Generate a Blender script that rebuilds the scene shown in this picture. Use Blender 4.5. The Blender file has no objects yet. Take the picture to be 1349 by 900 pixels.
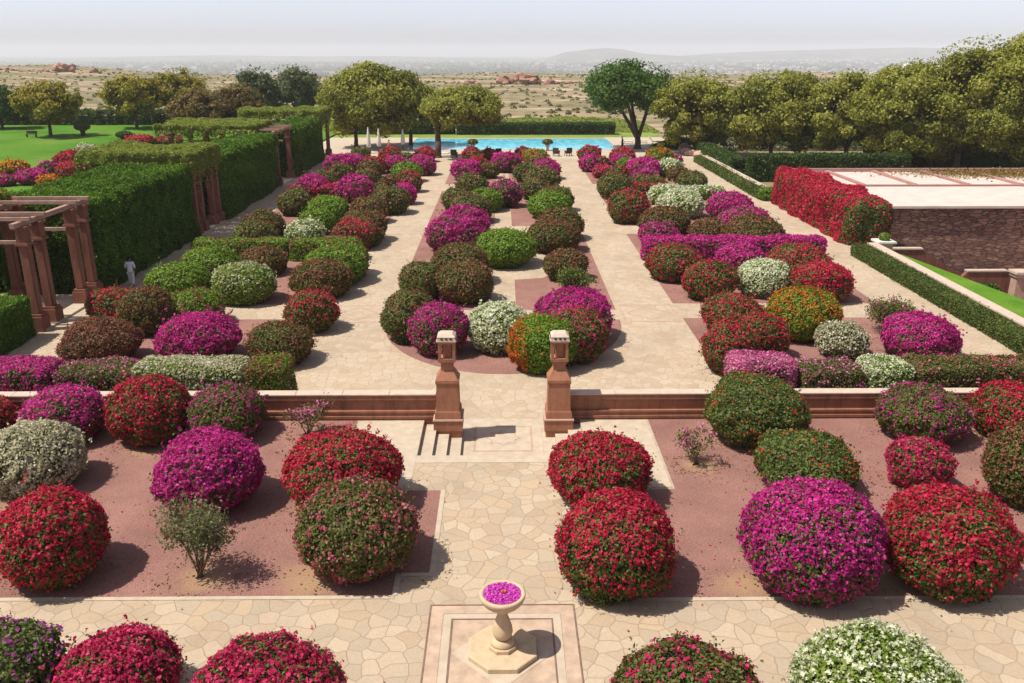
import bpy, bmesh, math, random
import numpy as np
from mathutils import Vector, Matrix
R = math.radians
sc = bpy.context.scene
COL = sc.collection

# ------------------------------------------------------------ camera, world, sun, exposure
cam_d = bpy.data.cameras.new('camera'); cam = bpy.data.objects.new('camera', cam_d); COL.objects.link(cam)
cam.location = (0, 0, 12.0)
cam.rotation_euler = (R(90 - 18.77), 0, R(-0.60))
cam_d.sensor_width = 36; cam_d.lens = 30.16; cam_d.clip_start = .1; cam_d.clip_end = 60000
sc.camera = cam
SUN_EL, SUN_AZ = R(60.5), math.atan2(-0.962, -0.27)      # azimuth measured from +Y towards +X
w = bpy.data.worlds.new("World"); sc.world = w; w.use_nodes = True
wn = w.node_tree.nodes; wl = w.node_tree.links; wn.clear()
sky = wn.new('ShaderNodeTexSky'); sky.sky_type = 'NISHITA'; sky.sun_disc = False
sky.sun_elevation = SUN_EL; sky.sun_rotation = SUN_AZ
sky.altitude = 200; sky.air_density = .6; sky.dust_density = 1.0; sky.ozone_density = 2.0
bg = wn.new('ShaderNodeBackground'); bg.inputs[1].default_value = .122
wo = wn.new('ShaderNodeOutputWorld'); hs = wn.new('ShaderNodeHueSaturation'); hs.inputs['Saturation'].default_value = .48; wl.new(sky.outputs[0], hs.inputs['Color'])
tn = wn.new('ShaderNodeMix'); tn.data_type = 'RGBA'; tn.blend_type = 'MULTIPLY'; tn.inputs[0].default_value = 1; tn.inputs[7].default_value = (1.04, .985, 1.03, 1)
wl.new(hs.outputs[0], tn.inputs[6]); wl.new(tn.outputs[2], bg.inputs[0]); wl.new(bg.outputs[0], wo.inputs[0])
sd = bpy.data.lights.new('sun', 'SUN'); sd.energy = 4.3; sd.angle = R(.53); sd.color = (1, .95, .87)
so = bpy.data.objects.new('sun', sd); COL.objects.link(so)
sv = Vector((math.sin(SUN_AZ) * math.cos(SUN_EL), math.cos(SUN_AZ) * math.cos(SUN_EL), math.sin(SUN_EL)))
so.rotation_euler = sv.to_track_quat('Z', 'Y').to_euler()
sc.view_settings.view_transform = 'Standard'; sc.view_settings.look = 'None'
sc.view_settings.exposure = 0.47; sc.view_settings.gamma = 1
sc.render.engine = 'CYCLES'
sc.cycles.max_bounces = 6; sc.cycles.volume_bounces = 4; sc.cycles.transparent_max_bounces = 8

# ------------------------------------------------------------ materials
MAT = {}
def nodes(name):
    m = bpy.data.materials.new(name); m.use_nodes = True
    return m, m.node_tree.nodes, m.node_tree.links, m.node_tree.nodes['Principled BSDF']
def ramp(n, stops, interp='LINEAR'):
    r = n.new('ShaderNodeValToRGB'); e = r.color_ramp.elements; r.color_ramp.interpolation = interp
    while len(e) < len(stops): e.new(.5)
    for i, (p, c) in enumerate(stops): e[i].position = p; e[i].color = (*c, 1)
    return r
def noise(n, l, scale, detail=5, rough=.6, vec=None, sc3=None):
    t = n.new('ShaderNodeTexNoise'); t.inputs['Scale'].default_value = scale
    t.inputs['Detail'].default_value = detail; t.inputs['Roughness'].default_value = rough
    if vec is None:
        g = n.new('ShaderNodeNewGeometry'); vec = g.outputs['Position']
    if sc3:
        mp = n.new('ShaderNodeMapping'); mp.inputs['Scale'].default_value = sc3; l.new(vec, mp.inputs[0]); vec = mp.outputs[0]
    l.new(vec, t.inputs['Vector']); return t
def mixc(n, l, a, b, f, mode='MIX'):
    m = n.new('ShaderNodeMix'); m.data_type = 'RGBA'; m.blend_type = mode
    for s, v in ((6, a), (7, b), (0, f)):
        if isinstance(v, (tuple, float, int)): m.inputs[s].default_value = (*v, 1) if isinstance(v, tuple) else v
        else: l.new(v, m.inputs[s])
    return m.outputs[2]
def bump(n, l, p, h, strength, dist):
    b = n.new('ShaderNodeBump'); b.inputs['Strength'].default_value = strength; b.inputs['Distance'].default_value = dist
    l.new(h, b.inputs['Height']); l.new(b.outputs[0], p.inputs['Normal'])

def leaf_mat(name, cols, rough=.55, trans=.3, tint=1.0):
    m, n, l, p = nodes(name)
    a = n.new('ShaderNodeAttribute'); a.attribute_name = 'tone'
    k = len(cols)
    if name.startswith('leaf') and name != 'leaf_dry':
        cols = [(min(1, c[0] * 1.18), c[1] * 1.12, c[2]) for c in cols]
        st = [((i + .5) / k, c) for i, c in enumerate(cols)] + [(.955, cols[-1]), (.975, (.24, .17, .06))]
    else: st = [((i + .5) / k, c) for i, c in enumerate(cols)]
    r = ramp(n, st); l.new(a.outputs['Fac'], r.inputs[0])
    l.new(r.outputs[0], p.inputs['Base Color']); p.inputs['Roughness'].default_value = rough
    p.inputs['Specular IOR Level'].default_value = .25
    tr = n.new('ShaderNodeBsdfTranslucent'); l.new(r.outputs[0], tr.inputs[0])
    mx = n.new('ShaderNodeMixShader'); mx.inputs[0].default_value = trans + .04
    l.new(p.outputs[0], mx.inputs[1]); l.new(tr.outputs[0], mx.inputs[2])
    l.new(mx.outputs[0], n['Material Output'].inputs[0]); MAT[name] = m; return m

leaf_mat('leaf_dark',  [(.030, .060, .012), (.055, .105, .020), (.090, .150, .034)])
leaf_mat('leaf_mid',   [(.052, .080, .016), (.100, .138, .030), (.170, .210, .062)])
leaf_mat('leaf_fresh', [(.080, .155, .012), (.130, .235, .020), (.200, .320, .038)])
leaf_mat('leaf_lime',  [(.100, .170, .018), (.160, .235, .032), (.230, .310, .070)])
leaf_mat('leaf_olive', [(.065, .080, .018), (.110, .125, .030), (.170, .170, .055)])
leaf_mat('leaf_brown', [(.085, .060, .030), (.120, .085, .042), (.160, .120, .060)])
leaf_mat('leaf_rust',  [(.050, .080, .015), (.095, .125, .026), (.165, .130, .040)])
leaf_mat('leaf_grey',  [(.080, .100, .040), (.130, .150, .065), (.190, .205, .100)])
leaf_mat('leaf_yellow', [(.130, .130, .016), (.250, .230, .026), (.380, .320, .045)], trans=.4)
leaf_mat('leaf_acacia', [(.105, .130, .018), (.225, .250, .036), (.370, .370, .080)], trans=.4)
leaf_mat('leaf_warm',  [(.110, .080, .028), (.165, .125, .038), (.220, .150, .055)], trans=.4)
leaf_mat('leaf_sage',  [(.065, .090, .038), (.100, .130, .055), (.140, .170, .075)], trans=.4)
leaf_mat('leaf_dry',   [(.16, .10, .03), (.26, .17, .05), (.34, .24, .09)])
PET = dict(tint=1)
leaf_mat('petal_magenta', [(.36, .012, .145), (.54, .020, .225), (.70, .075, .350)], .6, .35)
leaf_mat('petal_red',     [(.34, .008, .030), (.52, .016, .055), (.66, .050, .100)], .6, .35)
leaf_mat('petal_rose',    [(.34, .010, .055), (.54, .020, .100), (.68, .070, .180)], .6, .35)
leaf_mat('petal_pink',    [(.45, .06, .20), (.60, .13, .30), (.72, .32, .44)], .6, .35)
leaf_mat('petal_dull',    [(.16, .05, .03), (.24, .085, .045), (.32, .13, .07)], .6, .3)
leaf_mat('petal_orange',  [(.40, .07, .008), (.52, .13, .012), (.62, .22, .03)], .6, .35)
leaf_mat('petal_gold',    [(.50, .18, .010), (.60, .25, .015), (.66, .34, .03)], .6, .35)
leaf_mat('petal_white',   [(.50, .52, .30), (.66, .68, .44), (.80, .82, .64)], .6, .35)
leaf_mat('petal_cream',   [(.40, .36, .20), (.56, .52, .34), (.70, .66, .50)], .6, .35)
leaf_mat('petal_rosy', [(.40, .03, .08), (.52, .09, .14), (.60, .22, .24)], .6, .35)
leaf_mat('petal_orangered', [(.45, .02, .015), (.58, .05, .02), (.65, .10, .05)], .6, .35)
leaf_mat('petal_violet',  [(.34, .04, .24), (.46, .08, .34), (.56, .16, .46)], .6, .35)

def plain(name, col, rough=.8, var=.25, scale=6, spec=.3, metal=0):
    m, n, l, p = nodes(name)
    t = noise(n, l, scale, 6)
    c1 = tuple(c * (1 - var) for c in col); c2 = tuple(min(1, c * (1 + var)) for c in col)
    r = ramp(n, [(.3, c1), (.7, c2)]); l.new(t.outputs[0], r.inputs[0]); l.new(r.outputs[0], p.inputs['Base Color'])
    p.inputs['Roughness'].default_value = rough; p.inputs['Specular IOR Level'].default_value = spec
    p.inputs['Metallic'].default_value = metal
    t2 = noise(n, l, scale * 6, 4); bump(n, l, p, t2.outputs[0], .25, .02)
    MAT[name] = m; return m

def flag_mat(name, cell, cols, joint, jw, grime=.5, seedoff=0):
    m, n, l, p = nodes(name)
    g = n.new('ShaderNodeNewGeometry'); pos = g.outputs['Position']
    # warp
    nt = noise(n, l, 1.3, 2, .5, pos)
    sub = n.new('ShaderNodeVectorMath'); sub.operation = 'SUBTRACT'; l.new(nt.outputs[1], sub.inputs[0]); sub.inputs[1].default_value = (.5, .5, .5)
    scl = n.new('ShaderNodeVectorMath'); scl.operation = 'SCALE'; l.new(sub.outputs[0], scl.inputs[0]); scl.inputs[3].default_value = .38
    add = n.new('ShaderNodeVectorMath'); add.operation = 'ADD'; l.new(pos, add.inputs[0]); l.new(scl.outputs[0], add.inputs[1])
    mp = n.new('ShaderNodeMapping'); mp.inputs['Scale'].default_value = (1 / cell, 1 / cell, 0); mp.inputs['Location'].default_value = (seedoff, seedoff, 0)
    l.new(add.outputs[0], mp.inputs[0])
    v1 = n.new('ShaderNodeTexVoronoi'); v1.feature = 'DISTANCE_TO_EDGE'; v1.voronoi_dimensions = '2D'; v1.inputs['Scale'].default_value = 1
    v2 = n.new('ShaderNodeTexVoronoi'); v2.feature = 'F1'; v2.voronoi_dimensions = '2D'; v2.inputs['Scale'].default_value = 1
    l.new(mp.outputs[0], v1.inputs[0]); l.new(mp.outputs[0], v2.inputs[0])
    sp = n.new('ShaderNodeSeparateColor'); l.new(v2.outputs['Color'], sp.inputs[0])
    r = ramp(n, [(i / (len(cols) - 1), c) for i, c in enumerate(cols)]); l.new(sp.outputs[0], r.inputs[0])
    big = noise(n, l, .35, 6, .65, pos); rb = ramp(n, [(.32, (.74, .72, .70)), (.5, (1, .98, .96)), (.68, (1.12, 1.1, 1.06))]); l.new(big.outputs[0], rb.inputs[0])
    c = mixc(n, l, r.outputs[0], rb.outputs[0], grime, 'MULTIPLY')
    fine = noise(n, l, 14, 6, .7, pos); rf = ramp(n, [(.3, (.82, .80, .78)), (.7, (1.12, 1.1, 1.08))]); l.new(fine.outputs[0], rf.inputs[0])
    c = mixc(n, l, c, rf.outputs[0], .7, 'MULTIPLY')
    jr = n.new('ShaderNodeMapRange'); jr.inputs[1].default_value = jw * .35 / cell; jr.inputs[2].default_value = jw / cell
    l.new(v1.outputs['Distance'], jr.inputs[0])
    c = mixc(n, l, joint, c, jr.outputs[0])
    l.new(c, p.inputs['Base Color']); p.inputs['Roughness'].default_value = .85; p.inputs['Specular IOR Level'].default_value = .25
    hm = n.new('ShaderNodeMath'); hm.operation = 'MULTIPLY_ADD'; l.new(fine.outputs[0], hm.inputs[0]); hm.inputs[1].default_value = .25; l.new(jr.outputs[0], hm.inputs[2])
    bump(n, l, p, hm.outputs[0], .5, .015)
    MAT[name] = m; return m
flag_mat('flagstone', .42, [(.39, .30, .205), (.43, .34, .24), (.46, .375, .27), (.38, .31, .225), (.44, .335, .225)], (.33, .25, .165), .017)
flag_mat('flagstone_far', .42, [(.40, .31, .215), (.44, .35, .25), (.46, .38, .28), (.42, .325, .225)], (.37, .285, .19), .022)
plain('stone_pale', (.455, .37, .27), .8, .13, 3)
plain('stone_pink', (.42, .28, .205), .8, .16, 3)
plain('stone_cap', (.50, .39, .30), .75, .12, 4)
plain('stone_podium', (.43, .31, .22), .85, .22, 3)
plain('stone_beam', (.34, .205, .150), .85, .25, 3)
plain('stone_joint', (.20, .12, .085), .9, .3, 4)
plain('stone_roof', (.56, .46, .40), .85, .10, .8)
plain('stone_rib', (.36, .19, .16), .85, .15, 2)
plain('plaster_white', (.62, .58, .52), .8, .1, 3)
plain('wood_bark', (.075, .052, .035), .9, .35, 5)
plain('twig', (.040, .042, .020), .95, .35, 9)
plain('twig_pale', (.17, .12, .075), .9, .25, 9)
plain('cloth_white', (.66, .68, .74), .9, .08, 12)
plain('cloth_dark', (.04, .04, .05), .9, .15, 12)
plain('skin', (.20, .11, .07), .6, .08, 9)
plain('hair', (.015, .012, .010), .7, .2, 30)
plain('parasol_cloth', (.62, .57, .50), .9, .08, 6)
plain('rock', (.30, .165, .12), .95, .4, .25)
plain('dark_wood', (.05, .028, .022), .6, .25, 8)
plain('yellow_cloth', (.55, .42, .05), .9, .12, 8)
plain('terracotta', (.30, .12, .06), .8, .2, 8)

def sandstone(name, col, streak=.35):
    m, n, l, p = nodes(name)
    t = noise(n, l, 1.0, 7, .65, None, (3, 3, .7)); r = ramp(n, [(.28, tuple(c * (1 - streak) for c in col)), (.5, col), (.75, tuple(c * (1 + streak * .6) for c in col))])
    l.new(t.outputs[0], r.inputs[0])
    t2 = noise(n, l, 9, 6, .7); r2 = ramp(n, [(.3, (.8, .8, .8)), (.7, (1.12, 1.1, 1.08))]); l.new(t2.outputs[0], r2.inputs[0])
    c = mixc(n, l, r.outputs[0], r2.outputs[0], .8, 'MULTIPLY'); l.new(c, p.inputs['Base Color'])
    p.inputs['Roughness'].default_value = .85; p.inputs['Specular IOR Level'].default_value = .25
    bump(n, l, p, t2.outputs[0], .4, .015); MAT[name] = m
sandstone('sandstone_red', (.34, .150, .085))
sandstone('sandstone_brown', (.29, .130, .078), .4)
sandstone('sandstone_post', (.21, .085, .055), .45)

SOIL = [(-7.2, 17.75, .8), (-5.9, 25.4, .75), (5.95, 23.5, .65), (-11.3, 25.0, 1.0), (-4.6, 17.7, 1.1), (8.9, 17.6, 1.4), (-13.4, 21.8, 1.2), (16.1, 25.9, .9), (5.6, 17.3, .8), (-9.3, 25.7, .6), (12.0, 22.0, .6), (-17, 19, 1)]
def gravel_mat():
    m, n, l, p = nodes('gravel')
    t = noise(n, l, 38, 4, .8); r = ramp(n, [(.30, (.11, .050, .042)), (.5, (.26, .130, .105)), (.70, (.46, .29, .24))]); l.new(t.outputs[0], r.inputs[0])
    b = noise(n, l, .5, 5, .6); rb = ramp(n, [(.3, (.80, .78, .78)), (.7, (1.15, 1.12, 1.1))]); l.new(b.outputs[0], rb.inputs[0])
    c = mixc(n, l, r.outputs[0], rb.outputs[0], 1.0, 'MULTIPLY')
    d = noise(n, l, .55, 6, .7); rd = ramp(n, [(.60, (0, 0, 0)), (.72, (1, 1, 1))]); l.new(d.outputs[0], rd.inputs[0])
    f = n.new('ShaderNodeMath'); f.operation = 'MULTIPLY'; f.inputs[1].default_value = .55; l.new(rd.outputs[0], f.inputs[0])
    c = mixc(n, l, c, (.33, .19, .12), f.outputs[0])
    # bare yellowish soil where plants have been watered
    g = n.new('ShaderNodeNewGeometry'); jn = noise(n, l, 1.6, 6, .75); acc = None
    for x, y, r_ in SOIL:
        dn = n.new('ShaderNodeVectorMath'); dn.operation = 'DISTANCE'; l.new(g.outputs['Position'], dn.inputs[0]); dn.inputs[1].default_value = (x, y, 0)
        mr = n.new('ShaderNodeMapRange'); mr.inputs[1].default_value = r_ * 1.5; mr.inputs[2].default_value = r_ * .3; l.new(dn.outputs['Value'], mr.inputs[0])
        if acc is None: acc = mr.outputs[0]
        else:
            mx = n.new('ShaderNodeMath'); mx.operation = 'MAXIMUM'; l.new(acc, mx.inputs[0]); l.new(mr.outputs[0], mx.inputs[1]); acc = mx.outputs[0]
    ad = n.new('ShaderNodeMath'); ad.operation = 'ADD'; l.new(acc, ad.inputs[0]); l.new(jn.outputs[0], ad.inputs[1])
    th = n.new('ShaderNodeMapRange'); th.inputs[1].default_value = .95; th.inputs[2].default_value = 1.6; l.new(ad.outputs[0], th.inputs[0])
    sr = ramp(n, [(.3, (.25, .15, .08)), (.7, (.44, .29, .16))]); l.new(t.outputs[0], sr.inputs[0])
    c = mixc(n, l, c, sr.outputs[0], th.outputs[0])
    l.new(c, p.inputs['Base Color']); p.inputs['Roughness'].default_value = .95; p.inputs['Specular IOR Level'].default_value = .15
    bump(n, l, p, t.outputs[0], .7, .02); MAT['gravel'] = m
gravel_mat()
plain('bare_soil', (.37, .235, .12), .95, .22, 5)

def grass_mat(name, cols, sc1=.15):
    m, n, l, p = nodes(name)
    t = noise(n, l, sc1, 6, .6); r = ramp(n, [(.3, cols[0]), (.5, cols[1]), (.72, cols[2])]); l.new(t.outputs[0], r.inputs[0])
    f = noise(n, l, 9, 5, .8); rf = ramp(n, [(.3, (.7, .75, .7)), (.7, (1.2, 1.2, 1.2))]); l.new(f.outputs[0], rf.inputs[0])
    c = mixc(n, l, r.outputs[0], rf.outputs[0], .8, 'MULTIPLY'); l.new(c, p.inputs['Base Color'])
    p.inputs['Roughness'].default_value = .95; p.inputs['Specular IOR Level'].default_value = .1
    bump(n, l, p, f.outputs[0], .8, .06); MAT[name] = m
grass_mat('lawn_grass', [(.050, .135, .010), (.080, .185, .014), (.135, .21, .030)], .08)
grass_mat('strip_grass', [(.070, .165, .012), (.100, .21, .016), (.16, .24, .030)], .5)
grass_mat('pool_grass', [(.14, .20, .035), (.19, .25, .05), (.24, .29, .07)], .4)

def scrub_ground():
    m, n, l, p = nodes('scrub_ground')
    t = noise(n, l, .02, 8, .68, None, (1, 2.6, 1)); r = ramp(n, [(.38, (.14, .145, .065)), (.49, (.23, .195, .11)), (.58, (.35, .26, .175)), (.66, (.52, .43, .31))])
    l.new(t.outputs[0], r.inputs[0])
    t2 = noise(n, l, .25, 8, .75); r2 = ramp(n, [(.35, (.55, .52, .48)), (.6, (1.15, 1.12, 1.08))]); l.new(t2.outputs[0], r2.inputs[0])
    c = mixc(n, l, r.outputs[0], r2.outputs[0], .75, 'MULTIPLY')
    # plain far below: grey-green farmland and dust
    g = n.new('ShaderNodeNewGeometry'); s = n.new('ShaderNodeSeparateXYZ'); l.new(g.outputs['Position'], s.inputs[0])
    mr = n.new('ShaderNodeMapRange'); mr.inputs[1].default_value = 900; mr.inputs[2].default_value = 1500; l.new(s.outputs[1], mr.inputs[0])
    t3 = noise(n, l, .0025, 8, .7, None, (1, 1, 1)); r3 = ramp(n, [(.40, (.030, .045, .022)), (.52, (.085, .085, .05)), (.62, (.20, .165, .12))]); l.new(t3.outputs[0], r3.inputs[0])
    c = mixc(n, l, c, r3.outputs[0], mr.outputs[0])
    l.new(c, p.inputs['Base Color']); p.inputs['Roughness'].default_value = .95; p.inputs['Specular IOR Level'].default_value = .1
    MAT['scrub_ground'] = m
scrub_ground()

def rubble_mat():
    m, n, l, p = nodes('rubble_stone')
    g = n.new('ShaderNodeNewGeometry'); mp = n.new('ShaderNodeMapping'); mp.inputs['Scale'].default_value = (1.7, 1.7, 5.2); l.new(g.outputs['Position'], mp.inputs[0])
    nt = noise(n, l, 1.6, 3, .6, mp.outputs[0])
    add = n.new('ShaderNodeVectorMath'); add.operation = 'ADD'; l.new(mp.outputs[0], add.inputs[0]); l.new(nt.outputs[1], add.inputs[1])
    v = n.new('ShaderNodeTexVoronoi'); v.inputs['Scale'].default_value = 1.0; l.new(add.outputs[0], v.inputs[0])
    e = n.new('ShaderNodeTexVoronoi'); e.feature = 'DISTANCE_TO_EDGE'; e.inputs['Scale'].default_value = 1.0; l.new(add.outputs[0], e.inputs[0])
    s = n.new('ShaderNodeSeparateColor'); l.new(v.outputs['Color'], s.inputs[0])
    r = ramp(n, [(0, (.17, .078, .058)), (.5, (.25, .125, .085)), (1, (.36, .20, .135))]); l.new(s.outputs[0], r.inputs[0])
    jr = n.new('ShaderNodeMapRange'); jr.inputs[1].default_value = .01; jr.inputs[2].default_value = .10; l.new(e.outputs['Distance'], jr.inputs[0])
    c = mixc(n, l, (.085, .042, .034), r.outputs[0], jr.outputs[0]); l.new(c, p.inputs['Base Color'])
    h = n.new('ShaderNodeMath'); h.operation = 'MULTIPLY'; l.new(jr.outputs[0], h.inputs[0]); l.new(s.outputs[1], h.inputs[1])
    p.inputs['Roughness'].default_value = .9; bump(n, l, p, h.outputs[0], .9, .12); MAT['rubble_stone'] = m
rubble_mat()

def water_mat():
    m, n, l, p = nodes('pool_water')
    t = noise(n, l, 1.2, 3, .5, None, (1, .35, 1)); r = ramp(n, [(.35, (.09, .56, .72)), (.65, (.28, .74, .84))]); l.new(t.outputs[0], r.inputs[0])
    l.new(r.outputs[0], p.inputs['Base Color']); p.inputs['Roughness'].default_value = .12; p.inputs['IOR'].default_value = 1.33
    bump(n, l, p, noise(n, l, 2.5, 3).outputs[0], .15, .05); MAT['pool_water'] = m
water_mat()

def town_mat():
    m, n, l, p = nodes('town_walls')
    a = n.new('ShaderNodeAttribute'); a.attribute_name = 'tone'
    r = ramp(n, [(.0, (.30, .24, .20)), (.45, (.48, .42, .36)), (.7, (.66, .62, .56)), (.85, (.80, .78, .75)), (.97, (.20, .26, .42))]); l.new(a.outputs['Fac'], r.inputs[0])
    l.new(r.outputs[0], p.inputs['Base Color']); p.inputs['Roughness'].default_value = .9; MAT['town_walls'] = m
town_mat()

# ------------------------------------------------------------ helpers
def setp(o, label=None, cat=None, group=None, kind=None):
    if label: o['label'] = label
    if cat: o['category'] = cat
    if group: o['group'] = group
    if kind: o['kind'] = kind
    return o
def link(name, me, mats, parent=None):
    o = bpy.data.objects.new(name, me); COL.objects.link(o)
    if not isinstance(mats, (list, tuple)): mats = [mats]
    if len(me.materials) == 0:
        for m in mats: me.materials.append(MAT[m])
    if parent: o.parent = parent
    return o
def empty(name, loc, label=None, cat=None, group=None, rz=0):
    o = bpy.data.objects.new(name, None); COL.objects.link(o); o.location = loc; o.rotation_euler = (0, 0, rz)
    o.empty_display_size = .2
    return setp(o, label, cat, group)
class MB:
    def __init__(s): s.bm = bmesh.new()
    def box(s, x0, x1, y0, y1, z0, z1, mi=0, bev=0):
        vs = [s.bm.verts.new((x, y, z)) for z in (z0, z1) for y in (y0, y1) for x in (x0, x1)]
        fs = [s.bm.faces.new([vs[i] for i in q]) for q in ((0, 2, 3, 1), (4, 5, 7, 6), (0, 1, 5, 4), (2, 6, 7, 3), (0, 4, 6, 2), (1, 3, 7, 5))]
        for f in fs: f.material_index = mi
        if bev:
            es = list({e for f in fs for e in f.edges})
            bmesh.ops.bevel(s.bm, geom=es, offset=bev, segments=2, affect='EDGES')
        return s
    def poly(s, pts, z0, z1=None, mi=0):
        n = len(pts)
        if z1 is None:
            s.bm.faces.new([s.bm.verts.new((x, y, z0)) for x, y in pts]).material_index = mi; return s
        a = [s.bm.verts.new((x, y, z0)) for x, y in pts]; b = [s.bm.verts.new((x, y, z1)) for x, y in pts]
        s.bm.faces.new(b).material_index = mi; s.bm.faces.new(a[::-1]).material_index = mi
        for i in range(n): s.bm.faces.new((a[i], a[(i + 1) % n], b[(i + 1) % n], b[i])).material_index = mi
        return s
    def frustum(s, cx, cy, z0, z1, hx0, hy0, hx1, hy1, mi=0):
        a = [s.bm.verts.new((cx + sx * hx0, cy + sy * hy0, z0)) for sx, sy in ((-1, -1), (1, -1), (1, 1), (-1, 1))]
        b = [s.bm.verts.new((cx + sx * hx1, cy + sy * hy1, z1)) for sx, sy in ((-1, -1), (1, -1), (1, 1), (-1, 1))]
        s.bm.faces.new(b); s.bm.faces.new(a[::-1])
        for i in range(4): s.bm.faces.new((a[i], a[(i + 1) % 4], b[(i + 1) % 4], b[i]))
        for f in s.bm.faces[-6:] if False else []: pass
        return s
    def lathe(s, prof, seg=24, cx=0, cy=0, rot=0, mi=0, smooth=True):
        rings = []
        for r, z in prof:
            rings.append([s.bm.verts.new((cx + r * math.cos(rot + 2 * math.pi * i / seg), cy + r * math.sin(rot + 2 * math.pi * i / seg), z)) for i in range(seg)])
        for a, b in zip(rings, rings[1:]):
            for i in range(seg):
                f = s.bm.faces.new((a[i], a[(i + 1) % seg], b[(i + 1) % seg], b[i])); f.smooth = smooth; f.material_index = mi
        s.bm.faces.new(rings[-1]).material_index = mi; s.bm.faces.new(rings[0][::-1]).material_index = mi
        return s
    def tube(s, p0, p1, r0, r1, seg=7):
        p0 = Vector(p0); p1 = Vector(p1); d = (p1 - p0)
        if d.length < 1e-5: return s
        q = d.to_track_quat('Z', 'Y')
        rings = []
        for p, r in ((p0, r0), (p1, r1)):
            rings.append([s.bm.verts.new(p + q @ Vector((r * math.cos(2 * math.pi * i / seg), r * math.sin(2 * math.pi * i / seg), 0))) for i in range(seg)])
        for i in range(seg):
            s.bm.faces.new((rings[0][i], rings[0][(i + 1) % seg], rings[1][(i + 1) % seg], rings[1][i])).smooth = True
        s.bm.faces.new(rings[1]); s.bm.faces.new(rings[0][::-1]); return s
    def path(s, pts, radii, seg=7):
        for a, b, r0, r1 in zip(pts, pts[1:], radii, radii[1:]): s.tube(a, b, r0, r1, seg)
        return s
    def build(s, name, mats, parent=None):
        me = bpy.data.meshes.new(name); bmesh.ops.recalc_face_normals(s.bm, faces=s.bm.faces[:]); s.bm.to_mesh(me); s.bm.free()
        return link(name, me, mats, parent)

def quads_mesh(name, V, tone):
    """V: (N,4,3) array of quads, tone: (N,)"""
    N = len(V); me = bpy.data.meshes.new(name)
    me.vertices.add(N * 4); me.vertices.foreach_set('co', V.reshape(-1).astype(np.float32))
    me.loops.add(N * 4); me.loops.foreach_set('vertex_index', np.arange(N * 4, dtype=np.int32))
    me.polygons.add(N); me.polygons.foreach_set('loop_start', np.arange(0, N * 4, 4, dtype=np.int32))
    me.update(calc_edges=True)
    at = me.attributes.new('tone', 'FLOAT', 'FACE'); at.data.foreach_set('value', tone.astype(np.float32))
    return me
def unit(a): return a / np.maximum(1e-9, np.linalg.norm(a, axis=1, keepdims=True))
def leafquads(P, Nn, L, W, rng, rnd=.8, fold=.18):
    n = len(P)
    nn = unit(Nn + rnd * rng.normal(size=(n, 3)))
    t = unit(np.cross(nn, rng.normal(size=(n, 3)))); b = np.cross(nn, t)
    s = rng.uniform(.7, 1.3, (n, 1)); L = L * s / 2; W = W * s / 2
    up = nn * (L * fold * 2)
    return np.stack([P - t * L, P + b * W + up, P + t * L, P - b * W + up], 1)
def lownoise(P, rng, f=1.0, k=5):
    v = np.zeros(len(P))
    for i in range(k):
        d = rng.normal(size=3) * f * (1 + i * .45); v += np.sin(P @ d + rng.uniform(0, 6.28)) / (1 + .35 * i)
    return v / k ** .5
def sizes_for(dist):
    px = 1.9 * dist / 858.0          # about two render pixels at that distance
    return max(.070, px), max(.080, px * 1.1)

def shell_ellip(n, r, rz, k, rng, lump=.07, box=2.35):
    d = unit(rng.normal(size=(n, 3)))
    # super-ellipsoid: muffin shape with rounder shoulders
    e = (np.abs(d[:, 0]) ** box + np.abs(d[:, 1]) ** box + np.abs(d[:, 2]) ** box) ** (-1 / box)
    e = 1 + (e - 1) * .75
    lp = 1 + lump * lownoise(d * 2.2, rng, 1.3, 5)
    md = lownoise(d * r, rng, 7.0, 6); lp = lp * (1 + .038 * md)
    under = np.where(d[:, 2] < 0, 1 - .22 * (-d[:, 2]) ** 1.5, 1)
    P = d * (e * lp)[:, None] * np.array([r, r, rz]) ; P[:, :2] *= under[:, None]
    N = unit(d / np.array([r, r, rz])); P[:, 2] += k * rz
    return P, N
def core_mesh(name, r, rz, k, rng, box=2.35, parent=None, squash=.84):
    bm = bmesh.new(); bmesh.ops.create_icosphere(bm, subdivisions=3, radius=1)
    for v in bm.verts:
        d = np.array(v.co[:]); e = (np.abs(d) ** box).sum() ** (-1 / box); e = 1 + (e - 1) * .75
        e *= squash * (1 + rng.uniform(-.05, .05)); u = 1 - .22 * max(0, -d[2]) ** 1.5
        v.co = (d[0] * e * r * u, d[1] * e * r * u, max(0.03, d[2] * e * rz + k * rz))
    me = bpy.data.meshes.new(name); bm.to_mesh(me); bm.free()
    return link(name, me, 'twig', parent)

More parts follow.
